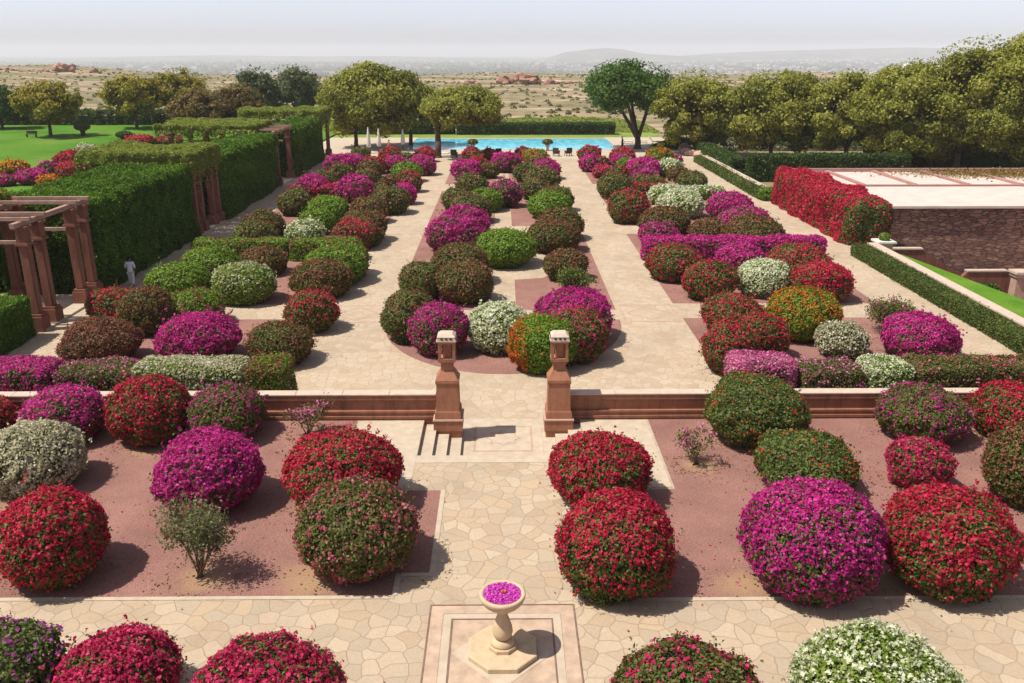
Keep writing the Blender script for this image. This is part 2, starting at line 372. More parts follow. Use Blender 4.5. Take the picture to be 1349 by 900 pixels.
# blossom spec: leaves, [(petal, density, topbias, patch)], extras
TYPES = {
 'mag':  ('leaf_mid', 'petal_magenta', .54, .8, .35), 'magg': ('leaf_mid', 'petal_magenta', .34, .6, .4), 'magl': ('leaf_mid', 'petal_magenta', .42, .8, .45),
 'magdark': ('leaf_brown', 'petal_magenta', .35, .4, .7), 'red': ('leaf_mid', 'petal_red', .34, 1.0, .5), 'redl': ('leaf_olive', 'petal_red', .26, .9, .4),
 'redg': ('leaf_olive', 'petal_red', .15, .6, .6), 'rose': ('leaf_mid', 'petal_rose', .42, .8, .45), 'roseg': ('leaf_mid', 'petal_rose', .20, .2, .5),
 'grn':  ('leaf_fresh', 'petal_dull', .01, 0, .5), 'grn2': ('leaf_fresh', 'petal_dull', .05, 0, 1.2), 'grnr': ('leaf_fresh', 'petal_dull', .12, .3, .7),
 'olv':  ('leaf_mid', 'petal_dull', .10, .3, .6), 'olvm': ('leaf_olive', 'petal_magenta', .09, -.2, .9), 'olvmag': ('leaf_mid', 'petal_magenta', .14, .6, 1.0),
 'olvp': ('leaf_olive', 'petal_rosy', .12, -.1, .6), 'olvpur': ('leaf_mid', 'petal_violet', .08, .3, .8), 'olvred': ('leaf_olive', 'petal_rose', .13, .2, 1.2),
 'rolv': ('leaf_rust', 'petal_dull', .18, .6, .6), 'rolv2': ('leaf_olive', 'petal_dull', .18, .3, .6), 'brn': ('leaf_brown', 'petal_dull', .35, .3, .4),
 'wht':  ('leaf_lime', 'petal_white', .52, .4, .3), 'whg': ('leaf_lime', 'petal_white', .30, .6, .4), 'whg2': ('leaf_lime', 'petal_cream', .07, .5, .7),
 'whtg': ('leaf_lime', 'petal_white', .27, .3, .4), 'crm': ('leaf_grey', 'petal_cream', .52, .4, .35), 'crml': ('leaf_grey', 'petal_cream', .34, .3, .6),
 'org':  ('leaf_fresh', 'petal_orange', .19, .5, .6), 'orgf': ('leaf_mid', 'petal_gold', .75, .3, .3), 'orgside': ('leaf_fresh', 'petal_orange', .10, 0, .4),
 'grnred': ('leaf_mid', 'petal_orangered', .028, .2, .8), 'crim': ('leaf_mid', 'petal_rose', .48, .4, .5), 'pinkw': ('leaf_mid', 'petal_pink', .6, .5, .4),
 'pinkl': ('leaf_olive', 'petal_pink', .28, .5, .5), 'loose': ('leaf_mid', 'petal_dull', .04, 0, .5),
 'sparse': ('leaf_grey', 'petal_dull', .04, 0, .5), 'roseb': ('leaf_olive', 'petal_pink', .3, .5, .4), 'roseb2': ('leaf_olive', 'petal_pink', .14, .5, .5),
}
def dress(root, P, N, typ, dist, rng, cov, depth, dirx=None):
    lm, pm, den, tb, patch = TYPES[typ]
    ls, ps = sizes_for(dist)
    Nn = N.copy()
    pr = den * (1 + (tb + .25) * N[:, 2]) * np.clip(1 + patch * 1.1 * lownoise(P, rng, 1.2, 8), .02, 2.6)
    if typ == 'orgside': pr = np.clip(.012 + .75 * np.clip(-N[:, 0] - .42, 0, 1) * 1.3, 0, .8)
    if typ == 'redh': pr = pr * np.clip((P[:, 1] + 8.9) / 3.2, .12, 1)
    if typ != 'orgside': pr = pr * (.62 if den > .5 and typ != 'red' else .5)
    cm = lownoise(P, rng, .62 / ps, 9) + .45 * rng.normal(size=len(P)); pr = pr * np.where(cm > .15, 1.75, np.where(cm > -.35, .75, .18))
    fl = rng.uniform(size=len(P)) < np.clip(pr, 0, .9)
    Q = P[~fl]; QN = N[~fl]
    inn = (rng.uniform(size=len(Q)) ** 2)[:, None] * depth
    out = rng.uniform(size=len(Q)) < .05; Q = Q - QN * inn + QN * (out * rng.uniform(.02, .11, len(Q)))[:, None]
    ok = Q[:, 2] > .02; Q = Q[ok]; QN = QN[ok]
    V = leafquads(Q, QN, ls * 1.25, ls * .72, rng, .58)
    tone = np.clip(rng.normal(.5, .2, len(Q)) + .12 * lownoise(Q, rng, 2.0, 3), 0, 1)
    link('foliage', quads_mesh('foliage', V, tone), lm, root)
    F = P[fl]; FN = N[fl]
    if len(F):
        # tufts: pull blossoms towards cluster centres
        c = F[rng.integers(0, len(F), max(3, len(F) // 5))]
        F = F + FN * rng.uniform(0, .055, (len(F), 1))
        if len(c) > 8:
            w = lownoise(F, rng, 9, 3); F = F + FN * (.02 * w)[:, None]
        ok = F[:, 2] > .04; F = F[ok]; FN = FN[ok]
        F3 = np.repeat(F, 2, 0) + rng.normal(size=(len(F) * 2, 3)) * ps * .25; N3 = np.repeat(FN, 2, 0)
        sz = rng.uniform(.6, 1.25, (len(F3), 1)); V = leafquads(F3, N3, ps * .98 * sz, ps * .78 * sz, rng, .8, .22)
        tone = np.clip(np.repeat(rng.normal(.5, .2, len(F)) + .16 * lownoise(F, rng, 2.2, 4), 2) + rng.normal(0, .10, len(F3)), 0, 1)
        link('blossoms', quads_mesh('blossoms', V, tone), pm, root)
    return ls

def bush(x, y, z, r, rz, typ, label, seed, group, cat='bush', name='bougainvillea_bush', k=.8):
    rng = np.random.default_rng(seed)
    root = empty(name, (x, y, z), label, cat, group)
    dist = math.hypot(y * .947 + 3.8, x * .3)
    ls, ps = sizes_for(dist)
    if typ in ('sparse', 'roseb', 'roseb2', 'loose', 'pinkl'):
        return twiggy(root, r, rz, typ, dist, rng)
    area = 2 * math.pi * r * r * .9 + 2 * math.pi * r * rz * 1.3
    n = int(area * 2.1 / (ls * ls * .45))
    P, N = shell_ellip(n, r, rz, k, rng, rng.uniform(.05, .095), rng.uniform(2.0, 2.6))
    # stray shoots that break the outline
    m = int(100 * r * r); S, SN = shell_ellip(m, r, rz, k, rng, .03, 2.3); up = SN[:, 2] > -.35; S, SN = S[up], SN[up]; m = len(S)
    ln = rng.exponential(.10, m).clip(.03, .34) * (1 + .4 * SN[:, 2]); q = 7 if ls < .1 else 4
    dr = unit(SN + np.array([0, 0, .5]) + .5 * rng.normal(size=SN.shape)); t = rng.uniform(0, 1.15, (m, q, 1))
    SP = (S[:, None] + dr[:, None] * t * ln[:, None, None] + rng.normal(size=(m, q, 3)) * .022).reshape(-1, 3)
    P = np.concatenate([P, SP]); N = np.concatenate([N, np.repeat(SN, q, 0)])
    dress(root, P, N, typ, dist, rng, 1, .20)
    core_mesh('branches', r, rz, k, rng, parent=root)
    return root

def twiggy(root, r, rz, typ, dist, rng):
    """open shrub: visible stems, loose leaves at the twig ends"""
    lm, pm, den, tb, patch = TYPES[typ]
    h = 1.8 * rz * (1.12 if typ == 'sparse' else 1); ls, ps = sizes_for(dist)
    mb = MB(); tips = []; segs = []
    ns = {'sparse': 13, 'roseb': 7, 'roseb2': 7, 'loose': 12, 'pinkl': 14}[typ]
    for i in range(ns):
        a = rng.uniform(0, 6.28); rr = r * rng.uniform(.25, .95); hh = h * rng.uniform(.55, 1.0) * (1 - .25 * rr / r)
        p0 = Vector((rng.uniform(-.08, .08), rng.uniform(-.08, .08), 0)); p3 = Vector((rr * math.cos(a), rr * math.sin(a), hh))
        m = p0.lerp(p3, .5) + Vector((rng.uniform(-.1, .1), rng.uniform(-.1, .1), h * .1))
        mb.path([p0, m, p3], [.022, .014, .006], 5); segs.append((p0, m, p3))
        for j in range(7):
            b = m.lerp(p3, rng.uniform(-.3, 1)); e = b + Vector((rng.normal() * .22 * r, rng.normal() * .22 * r, rng.uniform(-.05, .28) * h * .6))
            mb.tube(b, e, .007, .003, 4); tips.append(np.array(e)); tips.append(np.array(b.lerp(e, .5)))
    mb.build('stem', 'twig_pale', root)
    tips = np.array(tips); dens = {'sparse': 19, 'roseb': 12, 'roseb2': 8, 'loose': 60, 'pinkl': 55}[typ]
    dens = max(6, int(dens * (.07 / ls) ** 1.5))
    C = np.repeat(tips, dens, 0); sp = {'sparse': .13, 'roseb': .09, 'roseb2': .08, 'loose': .14, 'pinkl': .16}[typ]
    Pp = C + rng.normal(size=C.shape) * sp; Pp = Pp[Pp[:, 2] > .03]; nn = unit(rng.normal(size=Pp.shape) + np.array([0, 0, .7]))
    link('foliage', quads_mesh('foliage', leafquads(Pp, nn, ls * 1.2, ls * .62, rng), np.clip(rng.normal(.55, .22, len(Pp)), 0, 1)), lm, root)
    ft = tips[rng.uniform(size=len(tips)) < den]
    if len(ft):
        Cc = np.repeat(ft, 14, 0) + np.array([0, 0, .06]); Pp = Cc + rng.normal(size=Cc.shape) * .065; nn = unit(rng.normal(size=Pp.shape) + np.array([0, 0, .7]))
        link('blossoms', quads_mesh('blossoms', leafquads(Pp, nn, ps * 1.1, ps * .8, rng), np.clip(rng.normal(.55, .22, len(Pp)), 0, 1)), pm, root)
    return root

def box_shell(n, hx, hy, h, rng, rnd=.25, top_lump=.06):
    """points on a rounded box, open at the bottom (z 0..h)"""
    at, ax, ay = 4 * hx * hy, 4 * hx * h * .5 * 2, 4 * hy * h
    ax = 2 * hx * h * 2; tot = at + ax + ay
    u = rng.uniform(size=n); P = np.zeros((n, 3)); N = np.zeros((n, 3))
    a = rng.uniform(-1, 1, n); b = rng.uniform(0, 1, n); s = np.where(rng.uniform(size=n) < .5, -1., 1.)
    m1 = u < at / tot; m2 = (~m1) & (u < (at + ax) / tot); m3 = ~(m1 | m2)
    P[m1] = np.stack([a[m1] * hx, (b[m1] * 2 - 1) * hy, np.full(m1.sum(), h)], 1); N[m1] = (0, 0, 1)
    P[m2] = np.stack([a[m2] * hx, s[m2] * hy, b[m2] * h], 1); N[m2] = np.stack([0 * a[m2], s[m2], 0 * a[m2]], 1)
    P[m3] = np.stack([s[m3] * hx, a[m3] * hy, b[m3] * h], 1); N[m3] = np.stack([s[m3], 0 * a[m3], 0 * a[m3]], 1)
    # round the upper edges
    q = P.copy(); c = np.stack([np.clip(q[:, 0], -(hx - rnd), hx - rnd), np.clip(q[:, 1], -(hy - rnd), hy - rnd), np.minimum(q[:, 2], h - rnd)], 1)
    d = q - c; ln = np.linalg.norm(d, axis=1); mk = ln > 1e-6
    N2 = N.copy(); N2[mk] = d[mk] / ln[mk][:, None]; P[mk] = c[mk] + N2[mk] * rnd
    P += N2 * (top_lump * lownoise(P, rng, 1.4, 5))[:, None]
    return P, N2
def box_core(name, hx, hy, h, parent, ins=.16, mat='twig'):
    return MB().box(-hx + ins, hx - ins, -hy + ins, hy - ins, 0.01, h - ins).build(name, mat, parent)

def row_hedge(x0, x1, y0, y1, z, h, typ, label, seed, group=None, name='flowering_hedge', rnd=.4, lump=.08, cat='hedge'):
    rng = np.random.default_rng(seed); root = empty(name, ((x0 + x1) / 2, (y0 + y1) / 2, z), label, cat, group)
    hx, hy = (x1 - x0) / 2, (y1 - y0) / 2; dist = (y0 + y1) / 2 * .95 + 3; ls, ps = sizes_for(dist)
    n = int((4 * hx * hy + 4 * hx * h + 4 * hy * h) * 2.1 / (ls * ls * .45))
    P, N = box_shell(n, hx, hy, h, rng, min(rnd, hx * .9, hy * .9, h * .6), lump)
    dress(root, P, N, typ, dist, rng, 1, .2); box_core('branches', hx, hy, h, root, .2 + lump * 1.6)
    return root
def green_hedge(name, x0, x1, y0, y1, z, h, leaf, label, seed, group=None, rnd=.15, lump=.05, lsz=None, cov=2.2, cat='hedge', toplight=None, ins=.14, hang=0):
    rng = np.random.default_rng(seed); root = empty(name, ((x0 + x1) / 2, (y0 + y1) / 2, z), label, cat, group)
    hx, hy = (x1 - x0) / 2, (y1 - y0) / 2; dist = (y0 + y1) / 2 * .95 + 3; ls = lsz or max(.06, sizes_for(dist)[0] * .9)
    n = int((4 * hx * hy + 4 * hx * h + 4 * hy * h) * cov / (ls * ls * .45))
    P, N = box_shell(n, hx, hy, h, rng, rnd, lump)
    P = P - N * ((rng.uniform(size=n) ** 2) * .14)[:, None] + N * ((rng.uniform(size=n) < .06) * rng.uniform(.02, .16, n))[:, None]
    P = P[P[:, 2] > .01] if not hang else P; N = N[:len(P)]
    tone = np.clip(rng.normal(.45, .2, len(P)) + .14 * lownoise(P, rng, .9, 4), 0, 1)
    link('foliage', quads_mesh('foliage', leafquads(P, N, ls * 1.3, ls * .7, rng, .8), tone), leaf, root)
    box_core('branches', hx, hy, h, root, ins + lump * 2); return root

def tree(name, X, Y, z, cx0, cx1, cz0, cz1, leaf, label, seed, group=None, forks=3, trunk_r=.28, dens=1.15, depth=1.0, gap=0.0, nclump=100, lean=0, clump=.19, low=-.85, fkz=None):
    rng = np.random.default_rng(seed); root = empty(name, (X, Y, z), label, 'tree', group)
    cx = (cx0 + cx1) / 2 - X; hw = (cx1 - cx0) / 2; b0, b1 = cz0 - z, cz1 - z; hz = (b1 - b0) / 2; cz = (b0 + b1) / 2; hy = min(hw, 5.5) * depth
    dist = Y * .95 + 3; ls = max(.18, 2.35 * dist / 858)
    # clump centres spread through the crown, denser near its skin, flat-ish underside
    cl = []
    while len(cl) < nclump:
        d = rng.normal(size=3); d /= np.linalg.norm(d); rr = rng.uniform(.25, 1) ** .55
        if d[2] < low: continue
        p = d * rr * np.array([hw, hy, hz]) * (1 - clump * .8); p[2] += cz
        p[:2] *= 1 + .12 * rng.normal(); cl.append(p + np.array([cx, 0, 0]))
    cl = np.array(cl); Ps = []; Ns = []; T = []
    for c in cl:
        cr = hw * clump * rng.uniform(.65, 1.2); czr = cr * rng.uniform(.6, .85)
        m = int(4 * math.pi * cr * cr * 1.25 * dens / (ls * ls * .5))
        d = unit(rng.normal(size=(m, 3))); q = d * (rng.uniform(.2, 1.3, (m, 1)) ** .6) * np.array([cr, cr, czr])
        q *= (1 + .22 * lownoise(d * 2, rng, 1.8, 3))[:, None]
        Ps.append(q + c); Ns.append(d); T.append(np.full(m, rng.normal(0, .13)))
    P = np.concatenate(Ps); N = unit(np.concatenate(Ns) + unit(P - np.array([cx, 0, cz])) * .5); T = np.concatenate(T)
    # stray sprays over the outline
    m = len(P) // 55; d = unit(rng.normal(size=(m, 3))); d[:, 2] = np.abs(d[:, 2]) * 1.0
    S = d * np.array([hw, hy, hz]) * rng.uniform(.9, 1.04, (m, 1)) + np.array([cx, 0, cz])
    P = np.concatenate([P, S]); N = np.concatenate([N, d]); T = np.concatenate([T, np.zeros(m)])
    V = leafquads(P, N, ls * 1.25, ls * .75, rng, .5)
    tone = np.clip(.5 + T + rng.normal(0, .22, len(P)), 0, .955)
    link('crown', quads_mesh('crown', V, tone), leaf, root)
    mb = MB(); fk = fkz or max(.5, b0 + (b1 - b0) * .12); base = Vector((0, 0, -.1)); f = Vector((lean, 0, fk))
    mb.tube(base, Vector((0, 0, .25)), trunk_r * 1.35, trunk_r, 10); mb.path([Vector((0, 0, .25)), base.lerp(f, .55) + Vector((.06, .04, 0)), f], [trunk_r, trunk_r * .85, trunk_r * .78], 10)
    idx = rng.permutation(nclump)
    mains = []
    for i in range(forks):
        c = Vector(cl[idx[i]]); a = 2 * math.pi * i / forks + rng.uniform(-.3, .3)
        e = Vector((cx + hw * .42 * math.cos(a), hy * .42 * math.sin(a), cz)); m = f.lerp(e, .5) + Vector((rng.normal() * .2, 0, .2))
        mb.path([f, m, e], [trunk_r * .6, trunk_r * .42, trunk_r * .26], 8); mains += [m, e]
    for i in range(nclump):
        c = Vector(cl[i]); s = min(mains, key=lambda q: (q - c).length); m = s.lerp(c, .5) + Vector((rng.normal() * .15, rng.normal() * .15, .1))
        mb.path([s, m, c], [trunk_r * .2, trunk_r * .13, trunk_r * .05], 5)
    mb.build('trunk', 'wood_bark', root)
    return root

# ------------------------------------------------------------ terrain, hills
def smooth(a, b, x): t = np.clip((x - a) / (b - a), 0, 1); return t * t * (3 - 2 * t)
def terrain():
    ys = np.concatenate([np.arange(-20, 140, 5), np.arange(140, 620, 6), np.geomspace(625, 14500, 60)])
    us = np.linspace(-1, 1, 161)
    X = np.outer(np.maximum(160, ys * 1.05), us); Y = np.repeat(ys[:, None], len(us), 1)
    Z = -6 + 5.2 * smooth(57, 74, Y)
    n = lambda f, a: a * (np.sin(X * f * 1.3 + 1.7) * np.cos(Y * f + .6) + .6 * np.sin(X * f * 2.7 - Y * f * 2.1 + 2) + .4 * np.cos(X * f * 5.1 + Y * f * 4.3))
    amp = smooth(150, 320, Y) * (1 - smooth(600, 900, Y))
    Z += amp * (n(.022, .55) + n(.06, .22)) - .35 * smooth(140, 175, Y)
    Z += amp * 4.6 * smooth(-150, -260, X) * smooth(300, 430, Y)
    Z += amp * 1.3 * np.exp(-((X - 8) / 26) ** 2 - ((Y - 350) / 30) ** 2)
    edge = 500 + 25 * np.sin(X * .013) + 12 * np.sin(X * .041 + 1)
    Z = Z - (90 + Z) * smooth(0, 500, Y - edge)
    Z += smooth(4500, 11000, Y) * smooth(300, 6000, X) * 45
    nr, nc = X.shape; V = np.stack([X, Y, Z], -1).reshape(-1, 3)
    i = np.arange((nr - 1) * nc).reshape(nr - 1, nc)[:, :-1].reshape(-1)
    F = np.stack([i, i + 1, i + nc + 1, i + nc], 1)
    me = bpy.data.meshes.new('terrain'); me.from_pydata(V.tolist(), [], F.tolist()); me.update()
    for p in me.polygons: p.use_smooth = True
    setp(link('terrain', me, 'scrub_ground'), kind='structure')
terrain()
def hills(pts, y, depth, zb=-90):
    # ridge with a real body: profile along x, sloping down on both sides
    mb = MB(); rows = []
    for dy, f in ((-depth, 0), (-depth * .45, .55), (-depth * .15, .93), (0, 1), (depth * .5, .6), (depth, 0)):
        rows.append([mb.bm.verts.new((x, y + dy + 60 * math.sin(x * .004 + dy), zb + (z - zb) * f)) for x, z in pts])
    for a, b in zip(rows, rows[1:]):
        for i in range(len(pts) - 1): mb.bm.faces.new((a[i], a[i + 1], b[i + 1], b[i])).smooth = True
    setp(mb.build('hills', 'scrub_ground'), kind='structure')
hills([(250, -90), (420, -75), (620, -10), (760, 6), (880, 22), (1020, 28), (1180, 22), (1270, 2), (1420, -25), (1700, -40), (2000, -60), (2300, -90)], 9000, 900)
hills([(1300, -90), (1800, -60), (2300, -25), (2700, -5), (3200, 8), (3800, 22), (4400, 38), (5000, 30), (5600, 5), (6200, -40), (6800, -90)], 9800, 1400)
hills([(-5200, -90), (-4200, -55), (-3200, -45), (-2200, -60), (-1500, -52), (-700, -70), (0, -90)], 10500, 900)

# ------------------------------------------------------------ distant town (beyond counting) and scrub
def town():
    rng = np.random.default_rng(5); N = 5200
    u = rng.uniform(0, 1, N); Y = 2300 * (11500 / 2300.) ** (u ** .85); X = rng.uniform(-.68, .68, N) * Y
    keep = rng.uniform(size=N) < np.clip(.35 + .9 * (X / Y) + .35 * np.sin(X * .002 + Y * .0011), .10, 1); X = X[keep]; Y = Y[keep]; N = len(X)
    bw = rng.uniform(9, 34, N); bd = rng.uniform(9, 26, N); bh = rng.uniform(5, 17, N)
    Z = -91 + smooth(4500, 11000, Y) * smooth(300, 6000, X) * 45
    V = []; c = np.array([(-1, -1), (1, -1), (1, 1), (-1, 1)]) * .5
    px = X[:, None] + c[:, 0] * bw[:, None]; py = Y[:, None] + c[:, 1] * bd[:, None]
    bot = np.stack([px, py, np.repeat(Z[:, None], 4, 1)], -1); top = bot.copy(); top[..., 2] += bh[:, None]
    qs = [top]
    for i in range(4): j = (i + 1) % 4; qs.append(np.stack([bot[:, i], bot[:, j], top[:, j], top[:, i]], 1))
    t = rng.uniform(size=N) ** .8
    o = link('distant_town', quads_mesh('distant_town', np.concatenate(qs), np.tile(t, 5)), 'town_walls')
    setp(o, 'hazy city of pale low buildings spread over the plain far beyond the garden', 'town', kind='stuff')
town()
def scatter(name, label, n, xr, yr, size, leaf, seed, cond=None, per=40, zfun=None):
    rng = np.random.default_rng(seed); Ps = []; T = []
    dg = bpy.context.evaluated_depsgraph_get()
    ter = bpy.data.objects['terrain']; k = 0
    L = []
    while k < n:
        Y = rng.uniform(*yr); X = rng.uniform(*xr) * Y
        if cond and not cond(X, Y): continue
        k += 1
        ok, loc, nn, _ = ter.ray_cast(Vector((X, Y, 100)), Vector((0, 0, -1)))
        if not ok: continue
        s = rng.uniform(*size) * (1 if Y < 900 else 3.0); m = per
        d = unit(rng.normal(size=(m, 3))); d[:, 2] = np.abs(d[:, 2])
        Ps.append(d * np.array([s, s, s * .75]) * rng.uniform(.5, 1, (m, 1)) + np.array(loc)); T.append(np.full(m, rng.normal(.45, .2))); L.append(np.full(m, max(s * .38, .25)))
    P = np.concatenate(Ps); T = np.concatenate(T) + rng.normal(0, .1, len(P)); L = np.concatenate(L)
    V = leafquads(P, unit(rng.normal(size=P.shape) + np.array([0, 0, .8])), L[:, None] * 1.2, L[:, None] * .9, rng)
    setp(link(name, quads_mesh(name, V, np.clip(T, 0, 1)), leaf), label, 'scrub', kind='stuff')
scatter('scrub', 'dry olive scrub bushes dotted over the rocky plateau behind the garden', 3600, (-.7, .7), (175, 530), (.25, 1.0), 'leaf_olive', 11)
scatter('woodland', 'dark tree belts on the hazy plain below the plateau', 6500, (-.68, .68), (1900, 7500), (3.0, 6.5), 'leaf_dark', 12, per=14)

# ------------------------------------------------------------ ground sheets
ZF = -.6
def sheet(name, x0, x1, y0, y1, z, mat, thick=None, kind='structure'):
    mb = MB()
    if thick: mb.box(x0, x1, y0, y1, z - thick, z)
    else: mb.poly([(x0, y0), (x1, y0), (x1, y1), (x0, y1)], z)
    return setp(mb.build(name, mat), kind=kind)
# near terrace, level 0, with the sunken court cut out (x -2.71..2.60, y > 24.25)
pav = MB()
pav.box(-32, 24.2, 3, 24.25, -.9, 0); pav.box(-32, -2.71, 24.25, 27.0, -.9, 0); pav.box(2.60, 24.2, 24.25, 27.0, -.9, 0)
setp(pav.build('paving', 'flagstone'), kind='structure')
sheet('garden_paving', -21.9, 24.3, 24.3, 106.2, ZF, 'flagstone_far')
sheet('lawn', -190, -26.5, 20, 168, ZF - .01, 'lawn_grass')
# steps down into the court, one on each side
def stairs(sgn, x0, label):
    mb = MB()
    for k in range(3):
        a = x0 + sgn * .43 * k; b = a + sgn * .43
        mb.box(min(a, b), max(a, b), 24.253, 26.95, -.9, -.15 * (k + 1))
    o = mb.build('stone_steps', 'stone_pale'); setp(o, label, 'steps', 'steps down into the sunken court')
stairs(1, -2.708, 'pale stone steps with shaded risers beside the left lantern pillar')
stairs(-1, 2.598, 'pale stone steps beside the right lantern pillar, partly behind red bushes')
# slabs on the flanking landings and around the pit
sl = MB()
sl.poly([(-4.9, 22.15), (-2.72, 22.15), (-2.72, 26.9), (-4.9, 26.9)], .008); sl.poly([(2.61, 22.15), (4.86, 22.15), (4.86, 26.9), (2.61, 26.9)], .008)
sl.poly([(-2.715, 23.75), (2.605, 23.75), (2.605, 24.249), (-2.715, 24.249)], .008)
setp(sl.build('landing', 'stone_pale'), kind='structure')
# gravel beds, near level
def gravel(pts, z, name='gravel_bed'):
    setp(MB().poly(pts, z + .004).build(name, 'gravel'), kind='structure')
gravel([(-32, 17.0), (-2.62, 17.0), (-2.62, 17.9), (-1.82, 17.9), (-1.82, 22.02), (-4.98, 22.02), (-4.98, 26.95), (-32, 26.95)], 0)
gravel([(24, 16.85), (1.85, 16.85), (1.85, 22.02), (4.94, 22.02), (4.94, 26.95), (24, 26.95)], 0)
gravel([(-32, 4), (-2.4, 4), (-2.4, 13.1), (-32, 13.1)], 0); gravel([(24, 4), (2.4, 4), (2.4, 13.1), (24, 13.1)], 0)
def strip(pts, wd, z, mat, name='stone_edging'):
    mb = MB()
    for (x0, y0), (x1, y1) in zip(pts, pts[1:]):
        if abs(x1 - x0) > abs(y1 - y0): mb.poly([(x0, y0 - wd / 2), (x1, y0 - wd / 2), (x1, y0 + wd / 2), (x0, y0 + wd / 2)], z)
        else: mb.poly([(x0 - wd / 2, y0 + wd / 2 * (1 if y1 > y0 else -1)), (x0 + wd / 2, y0 + wd / 2 * (1 if y1 > y0 else -1)), (x0 + wd / 2, y1 - wd / 2 * (1 if y1 > y0 else -1)), (x0 - wd / 2, y1 - wd / 2 * (1 if y1 > y0 else -1))], z)
    return setp(mb.build(name, mat), kind='structure')
strip([(-32, 16.93), (-2.55, 16.93), (-2.55, 17.83), (-1.75, 17.83), (-1.75, 22.09)], .13, .012, 'stone_pale')
strip([(24, 16.78), (1.78, 16.78), (1.78, 22.0)], .13, .012, 'stone_pale')
# far garden gravel
CP = [(40.6, 43.2), (61.2, 64.2), (81.3, 85.6)]           # cross paths
def bed_rects(x0, x1, ys):
    y = ys[0]
    for a, b in CP:
        if a > y: gravel([(x0, y), (x1, y), (x1, a), (x0, a)], ZF)
        y = b
    gravel([(x0, y), (x1, y), (x1, ys[1]), (x0, ys[1])], ZF)
bed_rects(-18.9, -8.9, (27.6, 105)); bed_rects(8.9, 19.6, (27.6, 105))
def arc(cx, cy, r, a0, a1, n): return [(cx + r * math.cos(R(a0 + (a1 - a0) * i / n)), cy + r * math.sin(R(a0 + (a1 - a0) * i / n))) for i in range(n + 1)]
# centre bed: rounded near end, cut by a path down its middle and by round plazas
gravel([(5.75, 40.4)] + [(5.75 * math.cos(R(a)), 40.4 - 7.5 * math.sin(R(a))) for a in range(8, 180, 8)] + [(-5.75, 40.4)], ZF)
for s in (-1, 1):
    xi = .65; xo = 5.75
    gravel([(s * xi, 42.1), (s * xo, 42.1), (s * xo, 61.2), (s * 3.3, 61.2), (s * 3.3, 56.6), (s * 2.7, 55.2), (s * 2.9, 49.5), (s * 2.3, 48.6), (s * xi, 48.2)][::s], ZF)
    for a, b in ((64.2, 81.3), (85.6, 104.5)): gravel([(s * xi, a), (s * xo, a), (s * xo, b), (s * xi, b)][::s], ZF)
# inlaid borders on the main paths
pat = MB()
for s in (-1, 1):
    for ya, yb in ((40.0, 43.0),):
        for (a, b, c, d) in ((5.95, 8.75, ya, ya + .12), (5.95, 8.75, yb - .12, yb), (5.95, 6.07, ya + .12, yb - .12), (8.63, 8.75, ya + .12, yb - .12)):
            pat.poly([(s * a, c), (s * b, c), (s * b, d), (s * a, d)][::s], ZF + .006)
        cxm = s * 7.35; ym = (ya + yb) / 2
        for rr0, rr1 in ((1.15, 1.05),):
            o = [(rr0, 0), (0, rr0), (-rr0, 0), (0, -rr0)]; q = [(rr1, 0), (0, rr1), (-rr1, 0), (0, -rr1)]
            for i in range(4): j = (i + 1) % 4; pat.poly([(cxm + o[i][0], ym + o[i][1]), (cxm + o[j][0], ym + o[j][1]), (cxm + q[j][0], ym + q[j][1]), (cxm + q[i][0], ym + q[i][1])], ZF + .006)
    for y in (61.2, 64.0, 81.5, 85.3): pat.poly([(s * 5.9, y), (s * 8.8, y), (s * 8.8, y + .16), (s * 5.9, y + .16)][::s], ZF + .006)
setp(pat.build('path_inlay', 'stone_pink'), kind='structure')
# star panel in the sunken court
pan = MB()
def ring_rect(mb, x0, x1, y0, y1, t, z):
    mb.poly([(x0, y0), (x1, y0), (x1, y0 + t), (x0, y0 + t)], z); mb.poly([(x0, y1 - t), (x1, y1 - t), (x1, y1), (x0, y1)], z)
    mb.poly([(x0, y0 + t), (x0 + t, y0 + t), (x0 + t, y1 - t), (x0, y1 - t)], z); mb.poly([(x1 - t, y0 + t), (x1, y0 + t), (x1, y1 - t), (x1 - t, y1 - t)], z)
ring_rect(pan, -1.02, .98, 25.75, 27.75, .07, ZF + .01)
st0 = [((.62 if i % 2 == 0 else .45) * math.cos(i * math.pi / 8), (.62 if i % 2 == 0 else .45) * math.sin(i * math.pi / 8)) for i in range(16)]
for i in range(16):
    j = (i + 1) % 16; a, b = st0[i], st0[j]
    pan.poly([(a[0] - .02, a[1] + 26.8), (b[0] - .02, b[1] + 26.8), (b[0] * .9 - .02, b[1] * .9 + 26.8), (a[0] * .9 - .02, a[1] * .9 + 26.8)], ZF + .01)
setp(pan.build('court_inlay', 'stone_pink'), kind='structure')
fl = sheet('court_floor', -1.42, 1.31, 24.3, 28.4, ZF + .004, 'stone_pale')

